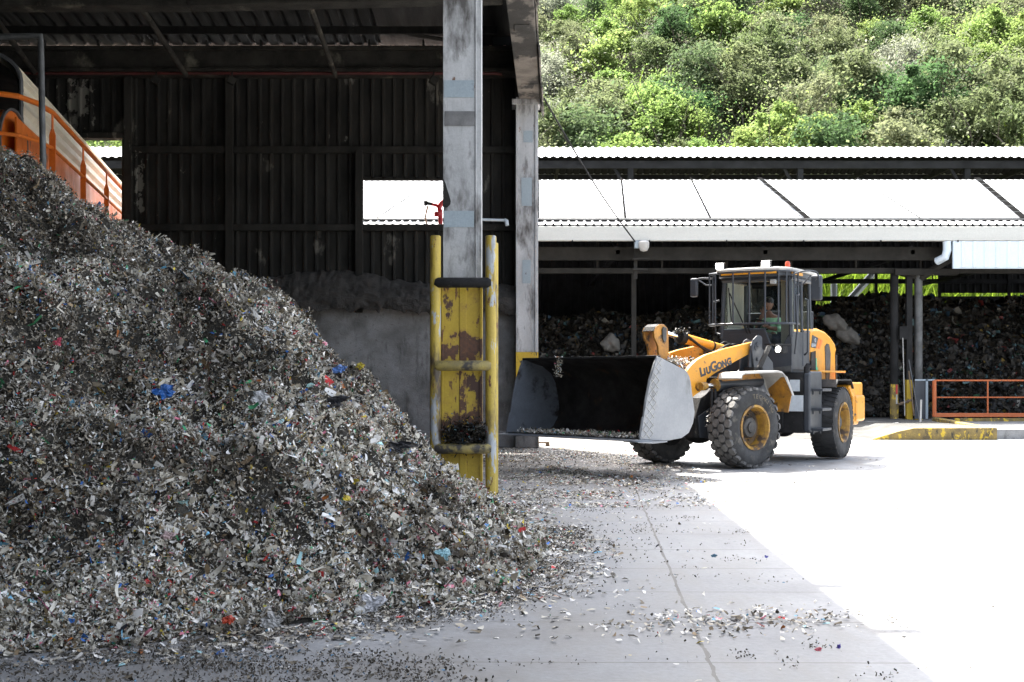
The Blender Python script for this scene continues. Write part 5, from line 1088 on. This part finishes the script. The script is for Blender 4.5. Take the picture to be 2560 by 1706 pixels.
cwm = MB().ext([(-1.95, 1.32), (-2.1, 1.40), (-2.84, 1.40), (-2.86, 1.36), (-2.86, .86), (-2.55, .60), (-2.2, .60), (-2.25, 1.1)], -1.12, 1.12)
B_(cwm, 'counterweight', 'lyellow_d' if False else 'lyellow', bevel=.03)
B_(MB().b2(-2.9, -2.3, .86, 1.16, .66, 1.16), 'counterweight_block', 'lyellow', bevel=.05)

# --- cab
cab = bpy.data.objects.new('cab', None); C.objects.link(cab); cab.parent = ld
def K_(mb, name, m_, **kw): return mb.obj(name, M[m_], cab, **kw)
# body below the glass
lowb = MB()
lowb.ext([(-.66, 1.60), (.66, 1.60), (.66, 2.18), (.60, 2.25), (.46, 1.98), (.32, 1.98), (.18, 2.33), (-.66, 2.33)], -.06, .0, 'x')
lowb.ext([(-1.22, 1.62), (-.0, 1.62), (-.0, 2.2), (-.15, 2.30), (-1.22, 2.30)], .63, .66).ext([(-1.22, 1.62), (-.0, 1.62), (-.0, 2.30), (-1.22, 2.30)], -.66, -.63)
lowb.b2(-1.24, -1.2, -.66, .66, 1.6, 2.7).b2(-1.22, -.02, -.64, .64, 1.58, 1.64)
K_(lowb, 'cab_body', 'ldark', bevel=.012)
K_(MB().ext([(-.52, 1.98), (.10, 1.98), (.06, 2.27), (-.48, 2.27)], 0, .018, 'x'), 'front_cover', 'ldark', bevel=.006)
K_(MB().ext([(.66, 1.60), (.66, 1.70), (.35, 1.66), (-.3, 1.66), (-.3, 1.60)], 0.0, .02, 'x'), 'sill', 'grey_pipe', bevel=.004)
pil = MB()
for (u, v, u2, v2) in ((-.02, .64, -.06, .60), (-.02, -.64, -.06, -.60), (-.62, .65, -.62, .62), (-1.2, .63, -1.16, .60), (-1.2, -.63, -1.16, -.60), (-.62, -.65, -.62, -.62)):
    pil.tube([(u, v, 2.2 if u > -.5 else 1.7), (u2, v2, 3.34)], .038 if u > -.1 else .03, 8)
pil.tube([(-.03, -.62, 3.24), (-.03, .62, 3.24)], .05, 6).tube([(-.03, .62, 3.24), (-1.2, .62, 3.24)], .045, 6).tube([(-.03, -.62, 3.24), (-1.2, -.62, 3.24)], .045, 6).tube([(-1.18, -.62, 3.24), (-1.18, .62, 3.24)], .045, 6)
pil.tube([(-.02, -.62, 2.34), (-.02, .18, 2.34)], .025, 6).tube([(-.65, .65, 2.32), (-1.2, .64, 2.32)], .025, 6)
K_(pil, 'cab_frame', 'ldark', smooth=True)
K_(MB().add([(-.02, -.62, 2.34), (-.02, .18, 2.34), (-.02, .32, 2.0), (-.02, .46, 2.0), (-.02, .62, 2.24), (-.05, .60, 3.22), (-.05, -.60, 3.22)], [(0, 1, 2, 3, 4, 5, 6)]), 'windscreen', 'glass')
K_(MB().add([(-.03, .645, 2.3), (-.6, .65, 2.3), (-.6, .62, 3.22), (-.06, .61, 3.22)], [(0, 1, 2, 3)]), 'side_window', 'glass'); K_(MB().add([(-.64, .65, 2.34), (-1.18, .64, 2.34), (-1.16, .61, 2.95), (-.64, .63, 2.95)], [(0, 1, 2, 3)]), 'side_window', 'glass')
K_(MB().add([(-.03, -.645, 2.3), (-1.2, -.65, 2.3), (-1.16, -.61, 3.22), (-.06, -.61, 3.22)], [(0, 1, 2, 3)]), 'side_window', 'glass'); K_(MB().add([(-1.22, -.62, 2.7), (-1.22, .62, 2.7), (-1.18, .60, 3.22), (-1.18, -.60, 3.22)], [(0, 1, 2, 3)]), 'rear_window', 'glass')
rfp = [(-.70, .10), (-.60, .34), (0, .40), (.55, .34), (.72, .12), (.74, -.3), (.72, -1.28), (-.72, -1.28), (-.74, -.3)]
rfo = K_(MB().ext([(b_, a) for a, b_ in rfp], 3.355, 3.40, 'z').ext([(b_ * .8 - .05, a * .85) for a, b_ in rfp], 3.40, 3.425, 'z'), 'cab_roof', 'white_paint', bevel=.012)
MB().ext([(b_ * .93 - .02, a * .94) for a, b_ in rfp], 3.27, 3.356, 'z').obj('roof_lining', M['ldark'], rfo)
MB().ext([(.325, -.52), (.37, -.05), (.335, .50), (.34, .50), (.378, -.05), (.332, -.52)], 3.295, 3.335, 'z').ext([(.10, .69), (-.45, .705), (-.45, .715), (.10, .70)], 3.29, 3.34, 'z').obj('yellow_trim', M['lyellow'], rfo)
# guard cage in front of the windscreen
cg = [(-.10, -.80), (.20, -.79), (.31, -.62), (.37, -.2), (.38, .15), (.32, .52), (.16, .72), (-.16, .74)]
gu = K_(MB().tube([(u, v, 2.43) for u, v in cg], .021, 8).tube([(u, v, 3.34) for u, v in cg], .018, 8), 'guard_cage', 'ldark', smooth=True)
bars = MB()
def along(tt):
    k = tt * (len(cg) - 1); i = min(int(k), len(cg) - 2); f_ = k - i; return cg[i][0] + (cg[i + 1][0] - cg[i][0]) * f_, cg[i][1] + (cg[i + 1][1] - cg[i][1]) * f_
for tt in (.06, .14, .27, .40, .52, .63, .72, .80, .90, .98):
    u, v = along(tt); bars.tube([(u, v, 2.43), (u, v, 3.34)], .0165, 8)
bars.obj('guard_bar', M['ldark'], gu, smooth=True)
for P_ in ([(-.1, -.80, 2.43), (-.12, -.80, 2.3), (-.1, -.66, 2.26)], [(0, -.80, 2.85), (0, -.68, 2.88)], [(-.16, .74, 2.95), (-.02, .73, 2.92), (.0, .76, 2.3), (-.05, .70, 1.9)], [(-.75, .67, 2.9), (-.62, .75, 2.88), (-.62, .75, 1.95), (-.7, .67, 1.9)]):
    K_(MB().tube(P_, .018, 8), 'grab_handle', 'ldark', smooth=True)
# curtain, seat, wheel, wipers, mirrors
cuv = []
for i in range(61): tt = i / 60; cuv.append((-.55 - .60 * tt + .02 * math.sin(tt * 60), .60 - .06 * tt + .018 * math.sin(tt * 75)))
for i in range(41): tt = i / 40; cuv.append((-1.14 + .02 * math.sin(tt * 50), .54 - .34 * tt))
cuv = [(-.30 - .25 * i / 60 + .022 * math.sin(i * .9), .59 - .30 * i / 60 + .012 * math.cos(i * .9)) for i in range(61)]
cu_ = MB(); cu_.v = [(u, v, z) for z in (1.85, 3.22) for (u, v) in cuv]; nC = len(cuv); cu_.f = [(i, i + 1, i + 1 + nC, i + nC) for i in range(nC - 1)]; K_(cu_, 'curtain', 'curtain')
cu2 = MB(); cuv = [(-.2 - .8 * i / 50, -.60 + .015 * math.sin(i * 1.3)) for i in range(51)]; cu2.v = [(u, v, z) for z in (2.2, 3.22) for (u, v) in cuv]; cu2.f = [(i, i + 1, i + 52, i + 51) for i in range(50)]; K_(cu2, 'curtain', 'curtain')
K_(MB().b2(-.98, -.55, -.25, .25, 1.95, 2.08).b2(-1.05, -.93, -.25, .25, 2.05, 2.72).b2(-.9, -.7, -.2, .2, 1.62, 1.96), 'seat', 'cab_in', bevel=.04)
K_(MB().b2(-.42, -.08, -.38, .18, 1.7, 2.30), 'dashboard', 'cab_in', bevel=.05)
sw = MB(); cs_ = Vector((-.42, -.08, 2.44)); nr = Vector((-.45, 0, .89)); e1 = Vector((0, 1, 0)); e2 = nr.cross(e1)
sw.tube([cs_ + (e1 * math.cos(a) + e2 * math.sin(a)) * .19 for a in [2 * PI * k / 24 for k in range(25)]], .014, 8).tube([cs_, cs_ - nr * .3], .03, 8).tube([cs_ - e1 * .18, cs_ + e1 * .18], .012, 6)
K_(sw, 'steering_wheel', 'lblack', smooth=True)
K_(MB().tube([(.0, -.12, 2.2), (.02, -.22, 2.45), (.01, -.48, 3.0)], .012, 6).tube([(.03, -.44, 2.5), (.012, -.50, 3.1)], .01, 6).tube([(.0, -.05, 2.15), (.02, -.17, 2.5)], .012, 6), 'wiper', 'lblack')
K_(MB().b2(-.02, .05, .28, .38, 3.14, 3.22), 'front_box', 'sticker', bevel=.01)
K_(MB().b2(-.22, -.18, -.14, .1, 3.08, 3.18), 'inside_mirror', 'lblack', bevel=.02)
for s_, (u, v, z, hv) in ((1, (-.1, 1.07, 3.05, .10)), (-1, (.12, -1.12, 3.12, .075))):
    a = MB().b2(u - .05, u + .03, v - hv, v + hv, z - .22 if s_ > 0 else z - .17, z + .22 if s_ > 0 else z + .17); mo = K_(a, 'mirror', 'ldark', bevel=.035)
    if s_ > 0:
        arm_ = MB().tube(bez([(.15, .70, 3.27), (.1, .9, 3.33), (-.02, 1.08, 3.32), (-.02, 1.14, 3.2), (.0, 1.15, 3.06)], 6), .014, 8).tube([(.0, .70, 3.1), (-.05, .86, 3.13), (-.02, 1.0, 3.27)], .014, 8)
    else:
        arm_ = MB().tube(bez([(.1, -.79, 3.27), (.13, -1.0, 3.28), (.13, -1.12, 3.22), (.12, -1.12, 3.14)], 6), .014, 8).tube([(.13, -1.05, 3.27), (.1, -.9, 3.16), (.1, -.79, 3.15)], .012, 8)
    arm_.obj('mirror_arm', M['ldark'], mo, smooth=True)
for (u, v, wd_) in ((.22, -.58, .09), (.24, .28, .10)):
    o = K_(MB().b2(u - .06, u + .03, v - wd_ * .8, v + wd_ * .8, 3.42, 3.53), 'roof_lamp', 'lblack', bevel=.01); MB().b2(u + .03, u + .036, v - wd_ * .72, v + wd_ * .72, 3.43, 3.52).obj('lens', M['lamp_on'], o)
    MB().b2(u - .062, u + .03, v - wd_ * .82, v + wd_ * .82, 3.531, 3.536).obj('lamp_top', M['white_paint'], o)
o = K_(MB().lathe([(.05, 3.40), (.05, 3.47)], (-.5, .42, 0), 'z', 16), 'beacon', 'lblack', smooth=True); MB().lathe([(.045, 3.47), (.045, 3.54), (.03, 3.57), (0, 3.575)], (-.5, .42, 0), 'z', 16).obj('beacon_lens', M['beacon'], o, smooth=True)
B_(MB().tube([(-.35, -.3, 1.9), (-.1, .2, 2.0)], .1, 8).b2(.0, .3, -.05, .1, 1.85, 2.0), 'valve_block', 'lblack', bevel=.01)

# --- the driver
Lm = Matrix.Translation((AX, AY, 0)) @ Matrix.Rotation(R(239), 4, 'Z')
dr = thing('person', Lm @ Vector((-.75, .0, 2.08)), R(239), label='seated driver in pale green shirt and dark cap with one hand raised to the face', cat='person')
def skin(name, verts, edges, rad, m_, parent, lev=2):
    me = bpy.data.meshes.new(name); me.from_pydata(verts, edges, []); o = bpy.data.objects.new(name, me); C.objects.link(o); o.parent = parent
    mo = o.modifiers.new('skin', 'SKIN'); mo.use_smooth_shade = True
    for i, r_ in enumerate(rad): me.skin_vertices[0].data[i].radius = (r_ if isinstance(r_, tuple) else (r_, r_))
    me.skin_vertices[0].data[0].use_root = True
    sb = o.modifiers.new('sub', 'SUBSURF'); sb.levels = lev; sb.render_levels = lev; me.materials.append(m_); return o
# local frame: x forward, y to the driver's left, z up from the seat top
bv = [(0, 0, .08), (.0, 0, .22), (.01, 0, .38), (.02, 0, .50), (.03, 0, .57), (.04, 0, .64),
      (.02, .17, .48), (.10, .24, .28), (.33, .12, .30), (.40, .10, .33),
      (.02, -.17, .48), (.12, -.22, .26), (.20, -.10, .48), (.20, -.06, .56),
      (.14, .10, .06), (.42, .12, .05), (.46, .12, -.36), (.58, .12, -.40), (.14, -.10, .06), (.42, -.12, .05), (.46, -.12, -.36), (.58, -.12, -.40)]
be = [(0, 1), (1, 2), (2, 3), (3, 4), (4, 5), (3, 6), (6, 7), (7, 8), (8, 9), (3, 10), (10, 11), (11, 12), (12, 13), (0, 14), (14, 15), (15, 16), (16, 17), (0, 18), (18, 19), (19, 20), (20, 21)]
brd = [(.15, .12), (.15, .12), (.16, .12), (.13, .09), .055, .05, .065, .05, .038, .034, .065, .05, .038, .032, .085, .065, .05, .04, .085, .065, .05, .04]
body = skin('body', bv, be, brd, M['skin'], dr)
sv = bv[:4] + [bv[6], bv[7], (.22, .18, .29), bv[10], bv[11], (.15, -.17, .34)]; se = [(0, 1), (1, 2), (2, 3), (3, 4), (4, 5), (5, 6), (3, 7), (7, 8), (8, 9)]
skin('shirt', sv, se, [(.17, .14), (.17, .14), (.175, .135), (.14, .10), .08, .064, .055, .08, .064, .055], M['shirt'], dr)
tv = [bv[0], bv[14], bv[15], bv[16], bv[18], bv[19], bv[20]]; skin('trousers', tv, [(0, 1), (1, 2), (2, 3), (0, 4), (4, 5), (5, 6)], [(.17, .14), .10, .08, .06, .10, .08, .06], M['trouser'], dr)
hm_ = MB().ball((.06, 0, .755), (.098, .078, .118), 24, 16)
nv = []
for x, y, z in hm_.v:                                   # jaw, brow and nose bridge
    if z < .72: x += .012 * (1 if x > .06 else -.5); y *= .9
    if x > .13 and abs(y) < .014 and .70 < z < .77: x += .026
    if x > .12 and abs(abs(y) - .030) < .014 and .762 < z < .79: x -= .012
    nv.append((x, y, z))
hm_.v = nv; hm_.ball((.06, .079, .745), (.02, .01, .03), 8, 6).ball((.06, -.079, .745), (.02, .01, .03), 8, 6).ball((.150, 0, .738), (.02, .014, .02), 8, 6); hm_.obj('head', M['skin'], dr, smooth=2)
MB().ball((.05, 0, .79), (.104, .086, .098), 20, 12).ext([(.10, -.07), (.10, .07), (.21, .05), (.23, 0), (.21, -.05)], .835, .845, 'z').obj('cap', M['hair'], dr, smooth=True)
fc = MB().ball((.150, .030, .772), (.008, .012, .006), 8, 5).ball((.150, -.030, .772), (.008, .012, .006), 8, 5).b2(.150, .157, -.022, .022, .697, .703); fc.obj('face_detail', M['hair'], dr)
def hand(base, dirv, up_, nm='hand'):
    dirv = Vector(dirv).normalized(); up_ = Vector(up_); side_ = dirv.cross(up_).normalized(); up_ = side_.cross(dirv); base = Vector(base); mb = MB()
    mb.tube([base - dirv * .01, base + dirv * .04, base + dirv * .085], [.026, .038, .034], 10)
    for k, (o_, L_) in enumerate(((-.028, .068), (-.010, .078), (.010, .073), (.028, .058))):
        p0_ = base + dirv * .08 + side_ * o_; mb.tube([p0_, p0_ + dirv * L_ * .45, p0_ + dirv * L_ * .75 - up_ * L_ * .22, p0_ + dirv * L_ * .9 - up_ * L_ * .5], [.0095, .009, .008, .006], 8)
    p0_ = base + dirv * .03 - side_ * .03; mb.tube([p0_, p0_ - side_ * .025 + dirv * .03, p0_ - side_ * .03 + dirv * .06 - up_ * .01], [.012, .010, .007], 8)
    mb.obj(nm, M['skin'], dr, smooth=True)
hand((.20, -.06, .56), (-.15, .2, 1), (.9, .2, .2)); hand((.40, .10, .33), (.9, -.2, .1), (0, 0, 1))
